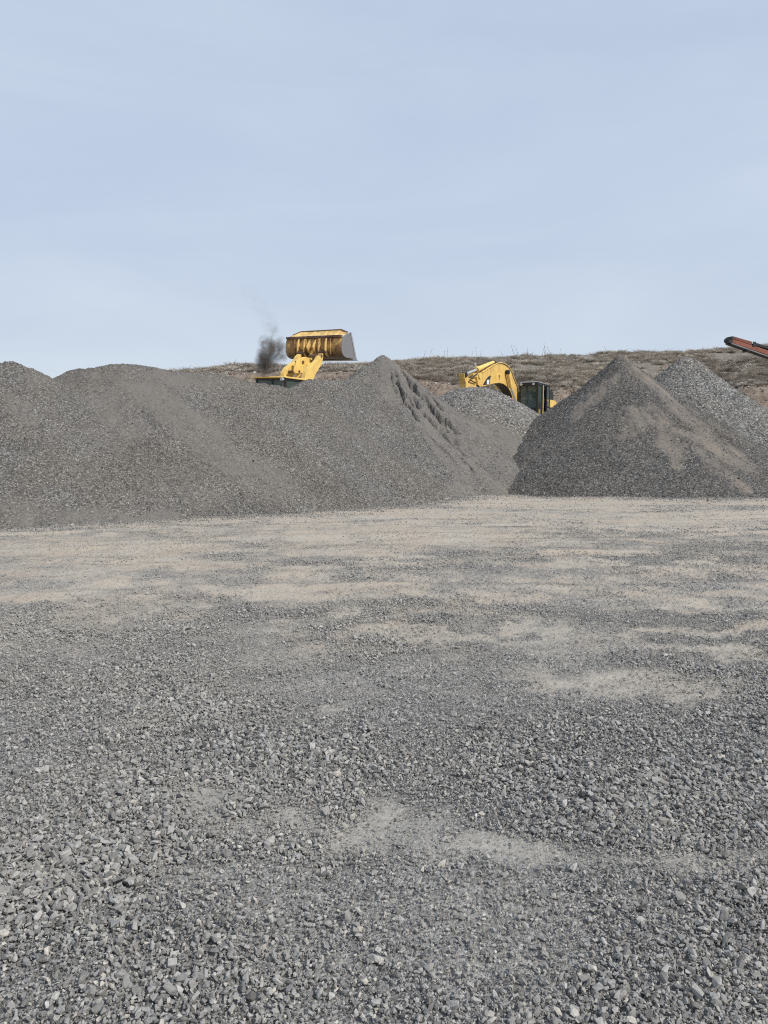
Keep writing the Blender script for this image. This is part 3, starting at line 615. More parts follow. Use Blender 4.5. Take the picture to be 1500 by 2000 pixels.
# ------------------------------------------------------------------ machine-building helpers
class MB:
    def __init__(s): s.v = []; s.f = []
    def box(s, c, d, rz=0, ry=0):
        m = Matrix.Rotation(rz, 3, 'Z') @ Matrix.Rotation(ry, 3, 'Y'); n0 = len(s.v)
        for X in (-1, 1):
            for Y in (-1, 1):
                for Z in (-1, 1): s.v.append(tuple(Vector(c) + m @ Vector((X * d[0] / 2, Y * d[1] / 2, Z * d[2] / 2))))
        for q in ((0, 1, 3, 2), (4, 6, 7, 5), (0, 4, 5, 1), (2, 3, 7, 6), (0, 2, 6, 4), (1, 5, 7, 3)): s.f.append(tuple(n0 + i for i in q))
        return s
    def prism(s, poly, y0, y1):          # polygon in x,z extruded along y
        n0 = len(s.v); n = len(poly)
        for Y in (y0, y1):
            for (a, b) in poly: s.v.append((a, Y, b))
        s.f.append(tuple(n0 + i for i in range(n))); s.f.append(tuple(n0 + n + i for i in reversed(range(n))))
        for i in range(n): j = (i + 1) % n; s.f.append((n0 + i, n0 + n + i, n0 + n + j, n0 + j))
        return s
    def cyl(s, p, q, r, r2=None, n=16):
        p, q = Vector(p), Vector(q); r2 = r if r2 is None else r2; ax = (q - p).normalized(); u = ax.orthogonal().normalized(); w_ = ax.cross(u); n0 = len(s.v)
        for c, rr in ((p, r), (q, r2)):
            for k in range(n): a = 2 * math.pi * k / n; s.v.append(tuple(c + (u * math.cos(a) + w_ * math.sin(a)) * rr))
        for k in range(n): s.f.append((n0 + k, n0 + (k + 1) % n, n0 + n + (k + 1) % n, n0 + n + k))
        s.f.append(tuple(n0 + k for k in reversed(range(n)))); s.f.append(tuple(n0 + n + k for k in range(n)))
        return s
    def tube(s, pts, r, n=8):
        for a, b in zip(pts[:-1], pts[1:]): s.cyl(a, b, r, n=n)
        return s
    def sheet(s, prof, y0, y1, th):      # open profile in x,z with thickness
        n0 = len(s.v); n = len(prof); nor = []
        for i in range(n):
            a = prof[max(i - 1, 0)]; b = prof[min(i + 1, n - 1)]; dx, dz = b[0] - a[0], b[1] - a[1]; l = math.hypot(dx, dz); nor.append((-dz / l, dx / l))
        ring = list(prof) + [(prof[i][0] + nor[i][0] * th, prof[i][1] + nor[i][1] * th) for i in reversed(range(n))]
        m = len(ring)
        for Y in (y0, y1):
            for a, b in ring: s.v.append((a, Y, b))
        for i in range(m): j = (i + 1) % m; s.f.append((n0 + i, n0 + m + i, n0 + m + j, n0 + j))
        for i in range(n - 1):
            k = m - 1 - i
            s.f.append((n0 + i, n0 + i + 1, n0 + k - 1, n0 + k)); s.f.append((n0 + m + i, n0 + m + k, n0 + m + k - 1, n0 + m + i + 1))
        return s
    def build(s, name, mat, parent=None, bevel=.012, smooth=True):
        bm = bmesh.new(); vs = [bm.verts.new(p) for p in s.v]
        for q in s.f:
            try: bm.faces.new([vs[i] for i in q])
            except ValueError: pass
        bmesh.ops.recalc_face_normals(bm, faces=bm.faces)
        me = bpy.data.meshes.new(name); bm.to_mesh(me); bm.free(); me.materials.append(M[mat])
        o = bpy.data.objects.new(name, me); COL.objects.link(o); o.parent = parent
        if bevel:
            b = o.modifiers.new('bevel', 'BEVEL'); b.width = bevel; b.segments = 2; b.limit_method = 'ANGLE'; b.angle_limit = math.radians(40)
        return o
def smooth_poly(p, k):
    n = len(p); out = []
    for i in range(n):
        a, b, c, d = (p[(i + j) % n] for j in (-1, 0, 1, 2))
        for q in range(k):
            t = q / k
            out.append(tuple(.5 * (2 * b[j] + (c[j] - a[j]) * t + (2 * a[j] - 5 * b[j] + 4 * c[j] - d[j]) * t * t + (3 * b[j] - a[j] - 3 * c[j] + d[j]) * t ** 3) for j in (0, 1)))
    return out
def empty(name, loc, rz):
    o = bpy.data.objects.new(name, None); COL.objects.link(o); o.location = loc; o.rotation_euler = (0, 0, rz); o.empty_display_size = .5; return o
def mapper(loc, rz, y):
    """photo pixel -> (x,z) on the machine's own vertical plane local y = const"""
    Rm = Matrix.Rotation(-rz, 3, 'Z'); o = Rm @ (Vector((0, 0, HC)) - Vector(loc))
    def f(px, py):
        d = Rm @ ray(px, py); t = (y - o.y) / d.y; p = o + d * t; return (p.x, p.z)
    return f
def wheel(parent, x, y, r, wd):
    t = MB(); n = 36
    prof = [(-.5, .60), (-.5, .86), (-.42, .96), (-.2, 1.0), (.2, 1.0), (.42, .96), (.5, .86), (.5, .60)]
    for i in range(n):
        a0, a1 = 2 * math.pi * i / n, 2 * math.pi * (i + 1) / n; n0 = len(t.v); k_ = 1.0 if i % 2 else .965
        for a in (a0, a1):
            for (u, q) in prof: t.v.append((x + math.cos(a) * r * q * (k_ if q > .9 else 1), y + u * wd, r + math.sin(a) * r * q * (k_ if q > .9 else 1)))
        for j in range(7): t.f.append((n0 + j, n0 + j + 1, n0 + 8 + j + 1, n0 + 8 + j))
    w_ = t.build('wheel', 'rubber', parent, 0)
    MB().cyl((x, y - wd * .42, r), (x, y + wd * .42, r), r * .6, n=24).cyl((x, y - wd * .46, r), (x, y + wd * .46, r), r * .25, n=16).build('rim', 'yellow', w_)

# ------------------------------------------------------------------ wheel loader with raised bucket
LR = math.radians(58); LP = (-5.62, 41.17, 1.50)
def build_loader():
    t = empty('wheel_loader', LP, LR)
    t.rotation_euler = (math.radians(2.6), 0, LR); t.location = Vector(LP) - Vector((.20, -.13, 0)) - Vector((0, 0, .04))
    tag(t, 'yellow wheel loader half hidden behind the left ridge, holding its rusty bucket high', 'wheel loader')
    # --- chassis
    MB().prism([(-3.5, 1.15), (-3.5, 2.35), (-3.3, 2.6), (-.9, 2.75), (-.9, 1.0), (-3.2, 1.0)], -.85, .85).build('engine_hood', 'yellow', t)
    MB().box((-.2, 0, 1.45), (1.9, 1.9, .9)).build('rear_frame', 'yellow', t)
    MB().prism([(.75, .75), (.75, 1.7), (1.0, 2.55), (1.5, 2.6), (2.9, 1.5), (3.0, .8)], -.42, .42).build('front_frame', 'yellow', t)
    for x in (-2.2, 2.15):
        for y in (-1.15, 1.15): wheel(t, x, y, .95, .70)
    MB().cyl((-1.7, .45, 2.6), (-1.7, .45, 3.3), .09).build('exhaust_stack', 'black', t)
    for y in (-1.25, 1.25): MB().box((-.2, y, 1.35), (1.0, .35, .06)).box((-.2, y, .95), (.7, .3, .05)).box((.25, y, 1.1), (.06, .3, .5)).build('step', 'black', t)
    # --- cab
    x0, x1, y0, y1, zb, zt = -.78, .68, -1.0, 1.0, 1.95, 4.02
    cab = MB()
    for x in (x0, x1):
        for y in (y0, y1): cab.box((x, y, (zb + zt) / 2), (.10, .10, zt - zb))
    for y in (y0, y1): cab.box((-.05, y, 2.25), (x1 - x0 - .1, .07, .6)).box((-.05, y, zt - .05), (x1 - x0 - .1, .09, .09))
    for x in (x0, x1): cab.box((x, 0, 2.25), (.07, 1.9, .6)).box((x, 0, zt - .05), (.09, 1.9, .09))
    cab.box((x0 - .02, -.12, 3.2), (.07, .07, 1.5)); cab = cab.build('cab_frame', 'black', t)
    MB().prism([(x0 - .16, zt), (x0 - .20, zt + .06), (x0 - .12, zt + .09), (x1 + .10, zt + .10), (x1 + .20, zt + .06), (x1 + .18, zt)], y0 - .12, y1 + .12).build('cab_roof', 'yellow_arm', t, .03)
    for y in (y0, y1): MB().box((-.05, y, 3.25), (x1 - x0 - .12, .02, 1.38)).build('window', 'glass', t, 0)
    for x in (x0, x1): MB().box((x, 0, 3.25), (.02, 1.86, 1.38)).build('window', 'glass', t, 0)
    MB().box((-.25, 0, 2.6), (.5, .55, .18)).box((-.48, 0, 3.0), (.14, .5, .75)).build('seat', 'seat', t)
    MB().cyl((.86, -1.02, 3.98), (.98, -1.02, 3.98), .11).build('work_light', 'lamp', t)
    MB().cyl((x0 - .30, y0 + .05, 3.95), (x0 - .12, y0 + .05, 3.95), .09).build('work_light', 'lamp', t)
    MB().box((.9, -1.32, 3.5), (.05, .22, .42)).box((.8, -1.15, 3.72), (.04, .34, .04)).build('mirror', 'black', t)
    # --- lift arms (outer side of right arm drawn on its own plane)
    mr = mapper(LP, LR, -.92)
    arm = [mr(*p) for p in [(590, 760), (597, 738), (600, 722), (607, 712), (619, 702), (625, 692), (629.5, 687.5), (631, 690), (630.5, 700), (628, 710), (622, 719), (616, 731), (612, 745), (606, 770), (592, 790)]]
    arm = smooth_poly(arm, 5)
    for y in (-.92, .62):
        MB().prism(arm, y, y + .30).build('lift_arm', 'yellow_arm', t, .02)
    ml = mapper(LP, LR, 0.0)
    # cross tube and tilt lever
    ax, az = ml(600, 716)
    MB().cyl((ax, -.66, az - .02), (ax, .66, az - .02), .24, n=20).build('cross_tube', 'yellow_arm', t, .01)
    ma = mapper(LP, LR, -.12); mb_ = mapper(LP, LR, .30)
    for m_, yy in ((ma, -.14), (mb_, .22)):
        lv = [m_(*p) for p in [(577, 712), (580, 704), (586, 698), (594, 696), (601, 697), (607, 701), (609, 706), (604, 709), (598, 712), (596, 720), (590, 727), (578, 727), (575, 722)]]
        MB().prism(smooth_poly(lv, 3), yy, yy + .10).build('tilt_lever', 'yellow_arm', t, .02)
    for (qx, qz), yy, rr in ((ml(588, 706), -.17, .10), (mr(627.5, 692), -.95, .09), (ml(581, 724), -.18, .07), (ml(605, 704), -.18, .07)):
        MB().cyl((qx, yy, qz), (qx, yy + .9 if rr < .1 else yy + .55, qz), rr).build('pin', 'channel', t)
    hx, hz = ml(604, 703); bx_, bz_ = 2.95, 6.05
    MB().prism([(hx - .10, hz - .05), (hx + .12, hz - .14), (bx_ + .10, bz_ - .05), (bx_ - .02, bz_ + .10), (hx + .05, hz + .18)], -.07, .10).build('tilt_link', 'yellow_arm', t)
    p1 = ml(588, 716); MB().cyl((p1[0], .04, p1[1]), (1.0, .04, 2.5), .13).build('tilt_cylinder', 'yellow', t); 
    for y in (-.50, .50):
        MB().cyl((1.5, y, 1.4), (1.9, y, 3.0), .12).build('lift_cylinder', 'yellow', t); MB().cyl((1.9, y, 3.0), (2.2, y, 4.15), .07).build('lift_rod', 'chrome', t)
    MB().tube([(1.2, .3, 2.6), (1.5, .34, 3.6), (ax - .1, .36, az - .35), (ax + .1, .36, az - .1)], .03).tube([(1.2, -.25, 2.6), (1.6, -.3, 3.6), (ax, -.34, az - .3)], .03).build('hose', 'black', t, 0)
    # --- bucket
    X, Z, W = 2.80, 5.50, 1.98
    def P(l): return [(X + a, Z + b) for a, b in l]
    rear = [(1.45, 0), (.60, 0), (.42, .02), (.26, .08), (.13, .19), (.05, .34), (.01, .52), (0, .72), (.03, .95), (.10, 1.20)]
    bk = MB().sheet(P(rear[::-1]), -W, W, .05)
    bk = bk.build('bucket', 'bucket', t, .004); bk.scale = (1, 1, .92); bk.location.z = Z * .08
    for y in (-W - .045, W - .0):
        MB().prism(P([(a, b + .0) for a, b in rear] + [(.12, 1.22), (.55, 1.46), (.80, 1.55), (.92, 1.53), (1.50, .04)]), y, y + .045).build('side_plate', 'plate', bk)
    for y in (-W - .07, W + .01):
        MB().prism(P([(.80, 1.58), (.93, 1.57), (1.56, -.01), (1.42, -.02)]), y, y + .07).build('side_cutter', 'steel', bk)
    MB().box((X + 1.42, 0, Z - .035), (.55, 2 * W + .12, .045)).build('cutting_edge', 'steel', bk)
    MB().box((X + .045, 0, Z + 1.25), (.16, 2 * W, .14)).build('top_channel', 'channel', bk)
    # spill guard: a trapezoid leaning forward over the channel
    g = MB(); zz0, zz1 = Z + 1.30, Z + 1.72
    g.v = [(X + .10, -W, zz0), (X + .10, W, zz0), (X + .58, W, zz0 + .20), (X + .70, 1.45, zz1), (X + .70, -1.45, zz1 + .02), (X + .62, -W, zz0 + .24)]
    g.v += [(a + .05, b, c - .03) for a, b, c in g.v]
    g.f = [(0, 1, 2, 3, 4, 5), (11, 10, 9, 8, 7, 6)] + [(i, i + 6, (i + 1) % 6 + 6, (i + 1) % 6) for i in range(6)]
    gd = g.build('spill_guard', 'guard', bk)
    MB().tube([(X + .60, W, zz0 + .22), (X + .71, 1.45, zz1 + .02), (X + .71, -1.45, zz1 + .04), (X + .63, -W, zz0 + .26)], .035).build('guard_rim', 'channel', bk, 0)
    for y in (-1.45, -.55, .30, 1.35):
        f = MB(); wd = .24 if abs(y) > 1 else .34
        f.v = [(X - .02, y - .02, zz0), (X - .02, y + .02, zz0), (X + .66, y - .02, zz1 - .02), (X + .66, y + .02, zz1 - .02), (X + .12, y - wd, zz0 + .01), (X + .12, y + wd, zz0 + .01)]
        f.f = [(0, 2, 4), (1, 5, 3), (0, 1, 3, 2), (2, 3, 5, 4), (0, 4, 5, 1)]
        f.build('gusset', 'guard', bk)
    f = MB(); f.v = [(X + .02, .95, zz0 + .02), (X + .02, -.9, zz0 + .02), (X + .50, -.35, zz1 - .12), (X + .50, .20, zz1 - .12), (X + .20, .95, zz0 + .02), (X + .20, -.9, zz0 + .02)]
    f.f = [(0, 1, 2, 3), (0, 3, 4), (1, 5, 2), (4, 3, 2, 5), (0, 4, 5, 1)]; f.build('guard_brace', 'guard', bk)
    rib = lambda d: P([(.02, 1.18), (-.10 - d * .3, 1.10), (-.16 - d, .80), (-.17 - d, .45), (-.10 - d * .4, .20), (.08, .05), (.28, .06), (.05, .5), (.03, .9)])
    for yc in (-.76, .76):
        for dy in (-.26, .20): MB().prism(rib(.02), yc + dy, yc + dy + .07).build('hinge_rib', 'guard', bk)
        MB().cyl((X - .08, yc - .32, Z + .30), (X - .08, yc + .34, Z + .30), .085).build('hinge_pin', 'channel', bk)
    for y in (-.26, .16):
        MB().prism(P([(.03, 1.15), (-.08, 1.02), (-.34, .62), (-.18, .34), (.08, .2), (.05, .7)]), y, y + .075).build('centre_lug', 'guard', bk)
    for y in (-1.30, 1.28, -.42, .44): MB().prism(rib(-.10), y, y + .04).build('wear_rib', 'bucket', bk)
build_loader()

# ------------------------------------------------------------------ exhaust smoke
def build_smoke():
    c = at(526, 690, 40.2)
    blobs = [((0, 0, 0), .72), ((-.30, 0, -.45), .55), ((.40, 0, .30), .50), ((-.15, 0, .50), .50), ((-.35, 0, -.85), .45), ((.62, .1, .62), .40), ((.30, .1, 1.15), .34), ((.02, .1, .98), .34), ((.10, 0, -.75), .45), ((.60, .05, -.10), .45), ((.12, .1, 1.35), .52), ((-.1, .2, 1.8), .56), ((-.55, .3, 2.5), .62), ((-1.1, .3, 3.3), .66)]
    bm = bmesh.new(); bmesh.ops.create_icosphere(bm, subdivisions=4, radius=1)
    for v in bm.verts:
        d = v.co.normalized(); r = .3
        for (b, rad) in blobs:
            B = Vector(b); bd = B.dot(d); q = B.length_squared - bd * bd
            if q < rad * rad: r = max(r, bd + math.sqrt(rad * rad - q))
        n_ = mnoise.fractal(d * 2.3, 1.0, 2.0, 4); v.co = d * r * (1.08 + .14 * n_)
    me = bpy.data.meshes.new('exhaust_smoke'); bm.to_mesh(me); bm.free()
    o = bpy.data.objects.new('exhaust_smoke', me); COL.objects.link(o); o.location = c
    m = bpy.data.materials.new('sooty_smoke'); m.use_nodes = True; nt = m.node_tree; nt.nodes.clear()
    out = N(nt, 'ShaderNodeOutputMaterial'); vol = N(nt, 'ShaderNodeVolumePrincipled'); L(nt, vol.outputs[0], out.inputs['Volume'])
    vol.inputs['Color'].default_value = (.26, .21, .17, 1); vol.inputs['Absorption Color'].default_value = (0.1, 0.1, 0.1, 1)
    tc = N(nt, 'ShaderNodeTexCoord'); C = tc.outputs['Object']
    n = N(nt, 'ShaderNodeTexNoise', Scale=1.5, Detail=8.0, Roughness=.66); L(nt, C, n.inputs['Vector']); n.inputs['Distortion'].default_value = .5
    tot = None
    for (b, rad) in blobs:
        vd = N(nt, 'ShaderNodeVectorMath'); vd.operation = 'DISTANCE'; L(nt, C, vd.inputs[0]); vd.inputs[1].default_value = b
        f = math_(nt, 'SUBTRACT', 1.0, math_(nt, 'DIVIDE', vd.outputs['Value'], rad * 1.05), True)
        amt = {.52: .08, .56: .05, .62: .03, .66: .02, .34: .22, .40: .45, .45: .7}.get(rad, 1.0); f = math_(nt, 'MULTIPLY', f, amt)
        tot = f if tot is None else math_(nt, 'ADD', tot, f)
    dn = math_(nt, 'MULTIPLY', tot, ramp(nt, n.outputs[0], [(.41, .0), (.62, 1.0)]))
    L(nt, math_(nt, 'MULTIPLY', dn, 11.0), vol.inputs['Density'])
    me.materials.append(m)
    tag(o, 'puff of dark sooty exhaust smoke drifting left of the raised bucket', 'smoke')
build_smoke()

# ------------------------------------------------------------------ excavator
ER = math.radians(242)
_c = at(1050, 745, 44.6)      # top of the cab's front left pillar
_h = Vector((math.cos(ER), math.sin(ER), 0)); _l = Vector((-_h.y, _h.x, 0))
EP = _c - _h * 1.30 - _l * 1.42; EP.z = _c.z - 3.15; EP = tuple(EP)
def build_excavator():
    t = empty('excavator', EP, ER)
    tag(t, 'yellow excavator with arched boom and black cab behind the light grey heap', 'excavator')
    for y in (-1.25, 1.25):
        tr = MB().prism([(-2.3, .45), (-2.1, .12), (-1.8, .02), (1.8, .02), (2.1, .12), (2.3, .45), (2.1, .82), (1.8, .92), (-1.8, .92), (-2.1, .82)], y - .3, y + .3)
        for k in range(18): tr.box((-1.75 + k * .205, y, .945), (.05, .62, .05))
        tr.build('track', 'rubber', t)
    MB().box((0, 0, .65), (2.4, 2.0, .45)).cyl((0, 0, .85), (0, 0, 1.1), .65, n=28).build('undercarriage', 'yellow', t)
    MB().prism([(-2.9, 1.12), (-2.9, 2.0), (-2.5, 2.15), (-.1, 2.15), (.2, 1.9), (1.3, 1.5), (1.35, 1.12)], -1.45, -.42).prism([(-2.9, 1.12), (-2.9, 2.12), (-2.6, 2.24), (-.65, 2.24), (-.65, 1.12)], -.36, 1.45).box((-.2, -.1, 1.3), (3, .8, .3)).build('engine_house', 'yellow', t)
    MB().box((-1.75, .95, 2.52), (1.5, .8, .62)).build('air_intake', 'black', t, .05)
    MB().prism([(-3.5, 1.1), (-3.62, 1.5), (-3.5, 2.1), (-2.93, 2.15), (-2.93, 1.1)], -1.4, 1.4).build('counterweight', 'grey', t, .06)
    MB().box((-.72, 1.47, 1.75), (.12, .03, .7)).box((-1.6, 1.47, 1.62), (1.2, .03, .30)).build('side_panel', 'black', t)
    # cab: x -.45..1.30, y .38..1.42
    x0, x1, y0, y1, zb, zt = -.50, 1.30, .36, 1.42, 1.20, 3.10
    fr = MB()
    for x, y, w_ in ((x1, y1, .13), (x1, y0, .09), (x0, y1, .10), (x0, y0, .10), (.42, y1 + .005, .11)): fr.box((x, y, (zb + zt) / 2), (w_, w_, zt - zb))
    fr.box((x1 - .02, (y0 + y1) / 2, 1.42), (.06, y1 - y0 - .1, .40)).box((x1, (y0 + y1) / 2, zt - .10), (.08, y1 - y0 - .1, .18)).box((x1, .80, 2.3), (.05, .05, 1.4))
    fr.box(((x0 + x1) / 2, y1, zt - .08), (x1 - x0 - .1, .09, .14)).box(((x0 + x1) / 2, y0, zt - .08), (x1 - x0 - .1, .08, .14)).box(((x0 + x1) / 2, y0, 1.5), (x1 - x0 - .1, .06, .6)).box((.86, y1, 1.55), (.75, .06, .60)).box((x0, .9, 1.6), (.06, 1.0, .8)).box((x0, .9, zt - .08), (.08, 1.0, .14)).box((-.05, y1, 1.38), (.8, .06, .28))
    fr.build('cab_frame', 'black', t)
    MB().prism([(x0 - .06, zt), (x0 - .04, zt + .05), (x1 - .05, zt + .07), (x1 + .07, zt + .02), (x1 + .07, zt)], y0 - .04, y1 + .04).build('cab_roof', 'grey', t)
    MB().box((x1 + .0, (y0 + y1) / 2, 2.30), (.02, y1 - y0 - .12, 1.36)).build('windscreen', 'glass', t, 0)
    MB().box((.86, y1, 2.40), (.78, .02, 1.12)).build('window', 'glass', t, 0)
    MB().box(((x0 + x1) / 2, y0, 2.4), (x1 - x0 - .12, .02, 1.2)).build('window', 'glass', t, 0)
    MB().box((x0, .9, 2.5), (.02, .9, 1.0)).build('window', 'glass', t, 0)
    MB().box((.05, .88, 1.85), (.5, .5, .16)).box((-.18, .88, 2.25), (.14, .48, .7)).box((.55, .65, 1.9), (.1, .1, .5)).box((.55, 1.12, 1.9), (.1, .1, .5)).build('seat', 'seat', t)
    # rear half of the door, latched open against the side, yellow door post beside it
    MB().box((.24, y1 + .04, 2.16), (.08, .05, 1.66)).build('door_post', 'yellow_arm', t)
    d = MB()
    for x in (.12, -.52): d.box((x, y1 + .22, 2.15), (.07, .06, 1.75))
    d.box((-.20, y1 + .22, 3.0), (.62, .06, .08)).box((-.20, y1 + .22, 1.72), (.62, .05, .10)).box((-.2, y1 + .22, 1.30), (.62, .06, .07)).box((-.2, y1 + .12, 2.7), (.06, .2, .05)).box((-.2, y1 + .12, 1.5), (.06, .2, .05))
    d = d.build('cab_door', 'black', t)
    MB().box((-.20, y1 + .22, 2.36), (.57, .015, 1.18)).box((-.20, y1 + .22, 1.50), (.57, .015, .32)).build('pane', 'glass', d, 0)
    for y in (y0 + .08, y1 - .22): MB().cyl((x1 + .04, y, zt - .10), (x1 + .14, y, zt - .10), .075).build('work_light', 'lamp', t, .008)
    MB().cyl((-.15, 1.2, zt + .06), (-.15, 1.2, zt + .14), .10, .06).build('beacon', 'white', t)
    MB().tube([(1.1, 1.52, 1.2), (1.1, 1.52, 1.9), (.8, 1.52, 2.0)], .02).build('handrail', 'black', t, 0)
    MB().box((.95, 1.44, 1.32), (.30, .05, .42)).build('step_box', 'yellow_arm', t); MB().box((.35, 1.44, 1.20), (.24, .05, .42)).build('step_box', 'yellow_arm', t)
    # --- boom, outline read on its left face plane
    yl = .18; m = mapper(EP, ER, yl); wdt = .56
    top = [(932, 736), (935, 728), (941, 729), (951, 722), (961, 716), (971, 710.5), (979, 710), (987, 713), (994, 719), (999, 728), (1003, 740), (1008, 752), (1014, 766), (1017, 790)]
    bot = [(1003, 792), (1001, 775), (997, 764), (991, 755.5), (984, 750), (976, 748), (966, 749), (955, 752), (945, 754.5), (938, 756), (934, 752)]
    MB().prism([m(*p) for p in top + bot], yl - wdt, yl).build('boom', 'yellow', t, .02)
    MB().sheet([(a, b - .012) for a, b in [m(*p) for p in bot]], yl - wdt + .02, yl - .02, .02).build('boom_shade_sheet', 'underside', t, 0)  # added dark sheet: paints the shade under the boom
    edge = [m(*p) for p in [(941, 728.5), (951, 721.5), (961, 715.5), (971, 710), (979, 709.5), (987, 712.5), (994, 718.5), (999, 727.5), (1003, 739.5), (1008, 751.5), (1013, 763)]]
    for yy, off in ((yl + .05, .03), (yl - .10, .07)):
        MB().tube([(a, yy, b + off) for a, b in edge], .022).build('hydraulic_line', 'yellow_arm' if off < .05 else 'black', t, 0)
    # dark swoosh decal and white plate on the face
    dm = mapper(EP, ER, yl + .006)
    MB().prism([dm(*p) for p in [(943, 752.5), (946, 746.5), (950, 740), (954, 735.5), (959, 733), (957.5, 740), (956.8, 750)]], yl + .003, yl + .010).build('decal', 'black', t, 0)
    MB().prism([dm(*p) for p in [(950.5, 742), (955.5, 741.5), (955, 750), (950.5, 750.5)]], yl + .013, yl + .018).build('decal', 'white', t, 0)
    MB().box((m(976, 733)[0], yl + .05, m(976, 733)[1]), (.35, .06, .05)).box((m(975, 736)[0], yl + .05, m(975, 736)[1]), (.06, .06, .18)).build('bracket', 'yellow_arm', t)
    # boom cylinders
    a = m(987, 727); b = m(993, 757); c_ = m(1001, 790)
    for y in (yl + .14, yl - wdt - .14):
        MB().cyl((a[0], y - .10, a[1]), (a[0], y + .10, a[1]), .13).build('pivot_boss', 'black', t)
        cy = MB().cyl((a[0], y, a[1]), (b[0], y, b[1]), .10).build('boom_cylinder', 'yellow_arm', t, .01)
        MB().cyl((b[0], y, b[1]), (1.35, y, 1.45), .06).build('rod', 'chrome', cy, 0)
    # stick, cylinder and bucket
    ys = yl - wdt / 2; ms = mapper(EP, ER, ys + .17)
    P_ = [ms(*p) for p in [(907, 729), (911, 730), (915, 738), (922, 740), (925, 744), (933, 733), (938, 737), (930, 760), (924, 790), (920, 815), (912, 815), (911, 780), (910, 750), (908, 740)]]
    MB().prism(P_, ys - .17, ys + .17).build('stick', 'yellow', t, .02)
    j = m(936, 734); MB().cyl((j[0], yl - wdt - .05, j[1]), (j[0], yl + .06, j[1]), .15).build('pivot_boss', 'yellow_arm', t)
    mc = mapper(EP, ER, ys); k1 = mc(903.5, 732); MB().cyl((k1[0], ys - .24, k1[1]), (k1[0], ys + .24, k1[1]), .12).build('pivot_boss', 'black', t)
    s0 = mc(963, 709.5); s1 = mc(932, 721.5); s2 = mc(906, 732)
    sc_ = MB().cyl((s0[0], ys, s0[1]), (s1[0], ys, s1[1]), .135, n=20).cyl((s1[0], ys, s1[1]), (s1[0] + .12, ys, s1[1] - .05), .165, n=20).build('stick_cylinder', 'yellow_arm', t, .01)
    MB().cyl((s1[0], ys, s1[1]), (s2[0], ys, s2[1]), .065).build('rod', 'chrome', sc_, 0)
    MB().box((s0[0] - .06, ys, s0[1] + .02), (.18, .22, .24)).build('cylinder_bracket', 'black', t)
    h0 = m(925, 735); h1 = m(918, 742); h2 = m(931, 748)
    MB().tube([(s1[0], yl - .1, s1[1] - .12), (h0[0], yl, h0[1]), (h1[0], yl, h1[1]), (h2[0], yl - .05, h2[1])], .03).tube([(s1[0], yl - .3, s1[1] - .12), (h0[0], yl - .3, h0[1] - .1), (h2[0], yl - .3, h2[1])], .03).build('hose', 'black', t, 0)
    bx0, bz0 = P_[10]
    MB().sheet([(bx0 + .1, bz0), (bx0 - .2, bz0 - .4), (bx0 - .35, bz0 - .85), (bx0 - .9, bz0 - 1.0), (bx0 - 1.1, bz0 - .6)], ys - .6, ys + .6, .04).prism([(bx0 + .1, bz0), (bx0 - .2, bz0 - .4), (bx0 - .35, bz0 - .85), (bx0 - .9, bz0 - 1.0), (bx0 - 1.1, bz0 - .6), (bx0 - .5, bz0)], ys - .62, ys - .58).prism([(bx0 + .1, bz0), (bx0 - .2, bz0 - .4), (bx0 - .35, bz0 - .85), (bx0 - .9, bz0 - 1.0), (bx0 - 1.1, bz0 - .6), (bx0 - .5, bz0)], ys + .58, ys + .62).build('digging_bucket', 'plate', t)
build_excavator()

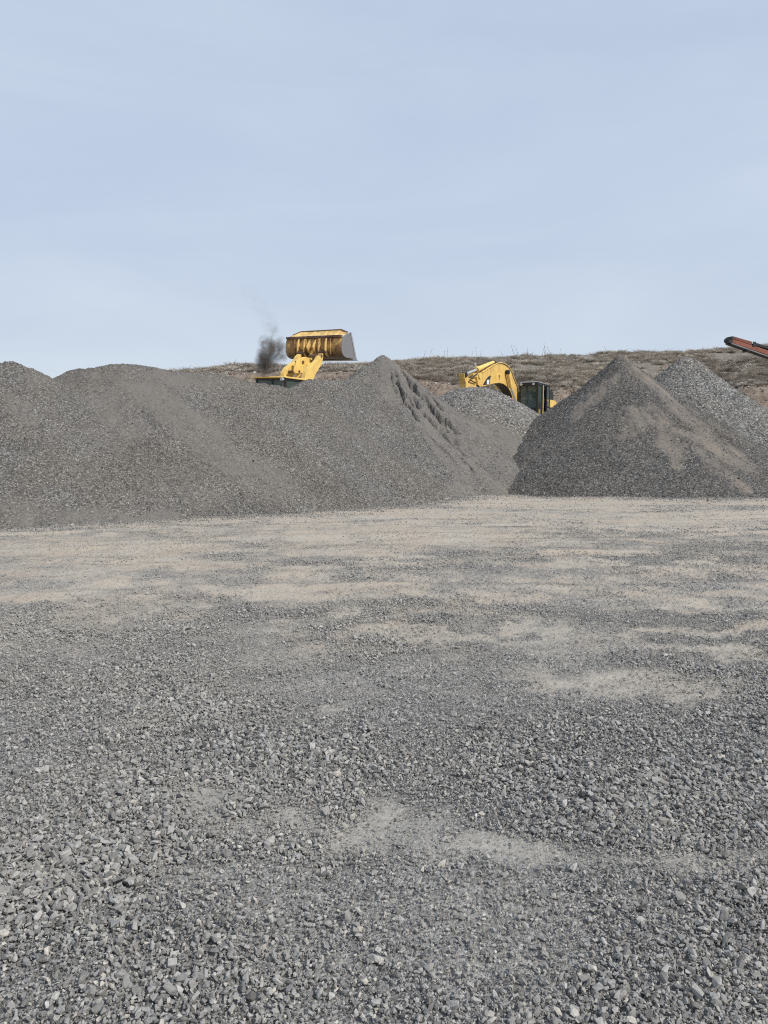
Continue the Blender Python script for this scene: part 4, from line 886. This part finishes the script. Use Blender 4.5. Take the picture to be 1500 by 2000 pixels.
# ------------------------------------------------------------------ conveyor
def build_conveyor():
    Y = 46.0; a = at(1416, 662, Y); rz = math.radians(8)
    t = empty('conveyor', (a.x, a.y, 0), rz)
    t.location.x += .42; t.scale = (1, .55, 1)
    tag(t, 'rust red conveyor boom with black belt poking in over the hill at the right edge', 'conveyor')
    m = mapper((a.x, a.y, 0), rz, -.5); L0 = 11.5
    def ext(p, q, n): return (p[0] + (q[0] - p[0]) * n, p[1] + (q[1] - p[1]) * n)
    t0, t1 = m(1420, 659), m(1500, 686.5); b0, b1 = m(1419, 667.5), m(1500, 695.5)
    n_ = L0 / (t1[0] - t0[0])
    tt, bb = ext(t0, t1, n_), ext(b0, b1, n_)
    for y in (-.5, .44): MB().prism([t0, tt, bb, b0], y, y + .06).build('side_frame', 'orange_lite', t)
    k0, k1, k2, k3 = m(1424, 656), m(1460, 666.5), m(1459, 672.5), m(1424, 661)
    for y in (-.53, .45): MB().prism([k0, k1, k2, k3], y, y + .05).build('skirt_board', 'orange', t)
    f0, f1 = m(1418, 669), m(1500, 698); ff = ext(f0, f1, n_)
    MB().prism([(f0[0], f0[1] + .04), (ff[0], ff[1] + .04), (ff[0], ff[1] - .03), (f0[0], f0[1] - .03)], -.51, -.43).prism([(f0[0], f0[1] + .04), (ff[0], ff[1] + .04), (ff[0], ff[1] - .03), (f0[0], f0[1] - .03)], .40, .50).build('lower_rail', 'plate', t)
    q0, q1 = m(1418, 656), m(1500, 681.5); qq = ext(q0, q1, n_)
    MB().prism([(q0[0], q0[1]), (qq[0], qq[1]), (qq[0], qq[1] - .05), (q0[0], q0[1] - .07)], -.40, .40).prism([(f0[0] + .1, f0[1]), (ff[0], ff[1]), (ff[0], ff[1] - .03), (f0[0] + .1, f0[1] - .03)], -.38, .38).build('belt', 'rubber', t, 0)
    r1, r2 = m(1462, 669), m(1500, 680); rr = ext(r1, r2, 6.0)
    MB().prism([(r1[0], r1[1] + .06), (rr[0], rr[1] + .06), (rr[0], rr[1] - .1), (r1[0], r1[1] - .1)], -.55, -.48).build('belt_cover', 'black', t)
    c = m(1419.5, 662.5); MB().cyl((c[0], -.46, c[1]), (c[0], .46, c[1]), .17, n=20).build('head_pulley', 'black', t)
    MB().box((c[0] - .08, -.54, c[1] - .10), (.25, .10, .20)).box((c[0] + .02, -.56, c[1] + .10), (.16, .08, .20)).build('bearing_block', 'black', t)
    e = m(1453, 683); MB().cyl((e[0], -.42, e[1]), (e[0], .4, e[1]), .07).box((e[0], -.5, e[1] - .02), (.14, .08, .12)).build('return_roller', 'black', t)
    e = m(1464, 671); MB().box((e[0], -.54, e[1]), (.20, .06, .28)).build('bracket', 'black', t)
    for i in range(1, 9):
        x = t0[0] + (tt[0] - t0[0]) * i / 9; z = t0[1] + (tt[1] - t0[1]) * i / 9 - .05
        MB().cyl((x, -.44, z), (x, .44, z), .05, n=10).build('idler', 'black', t, 0)
    gz = 1.2
    for s_ in (.55, .9):
        x = t0[0] + (tt[0] - t0[0]) * s_; z = b0[1] + (bb[1] - b0[1]) * s_
        for y in (-.46, .40): MB().box((x, y, (z + gz) / 2), (.14, .14, z - gz)).build('support_leg', 'orange', t)
    x = tt[0]; MB().prism([(x - .6, tt[1] + .9), (x + 1.6, tt[1] + .9), (x + 1.0, tt[1] - .5), (x - .1, tt[1] - .5)], -.9, .9).build('feed_hopper', 'orange', t)
    MB().box((x - 1, 0, gz - .1), (6, 1.6, .3)).build('base_frame', 'orange', t)
build_conveyor()

S.cycles.volume_step_rate = 1.0; S.cycles.volume_max_steps = 256
S.cycles.max_bounces = 6; S.cycles.diffuse_bounces = 3; S.cycles.use_denoising = False; S.cycles.filter_width = 1.1; S.cycles.sample_clamp_indirect = 6.0
try: S.cycles.denoiser = 'OPENIMAGEDENOISE'
except Exception: pass
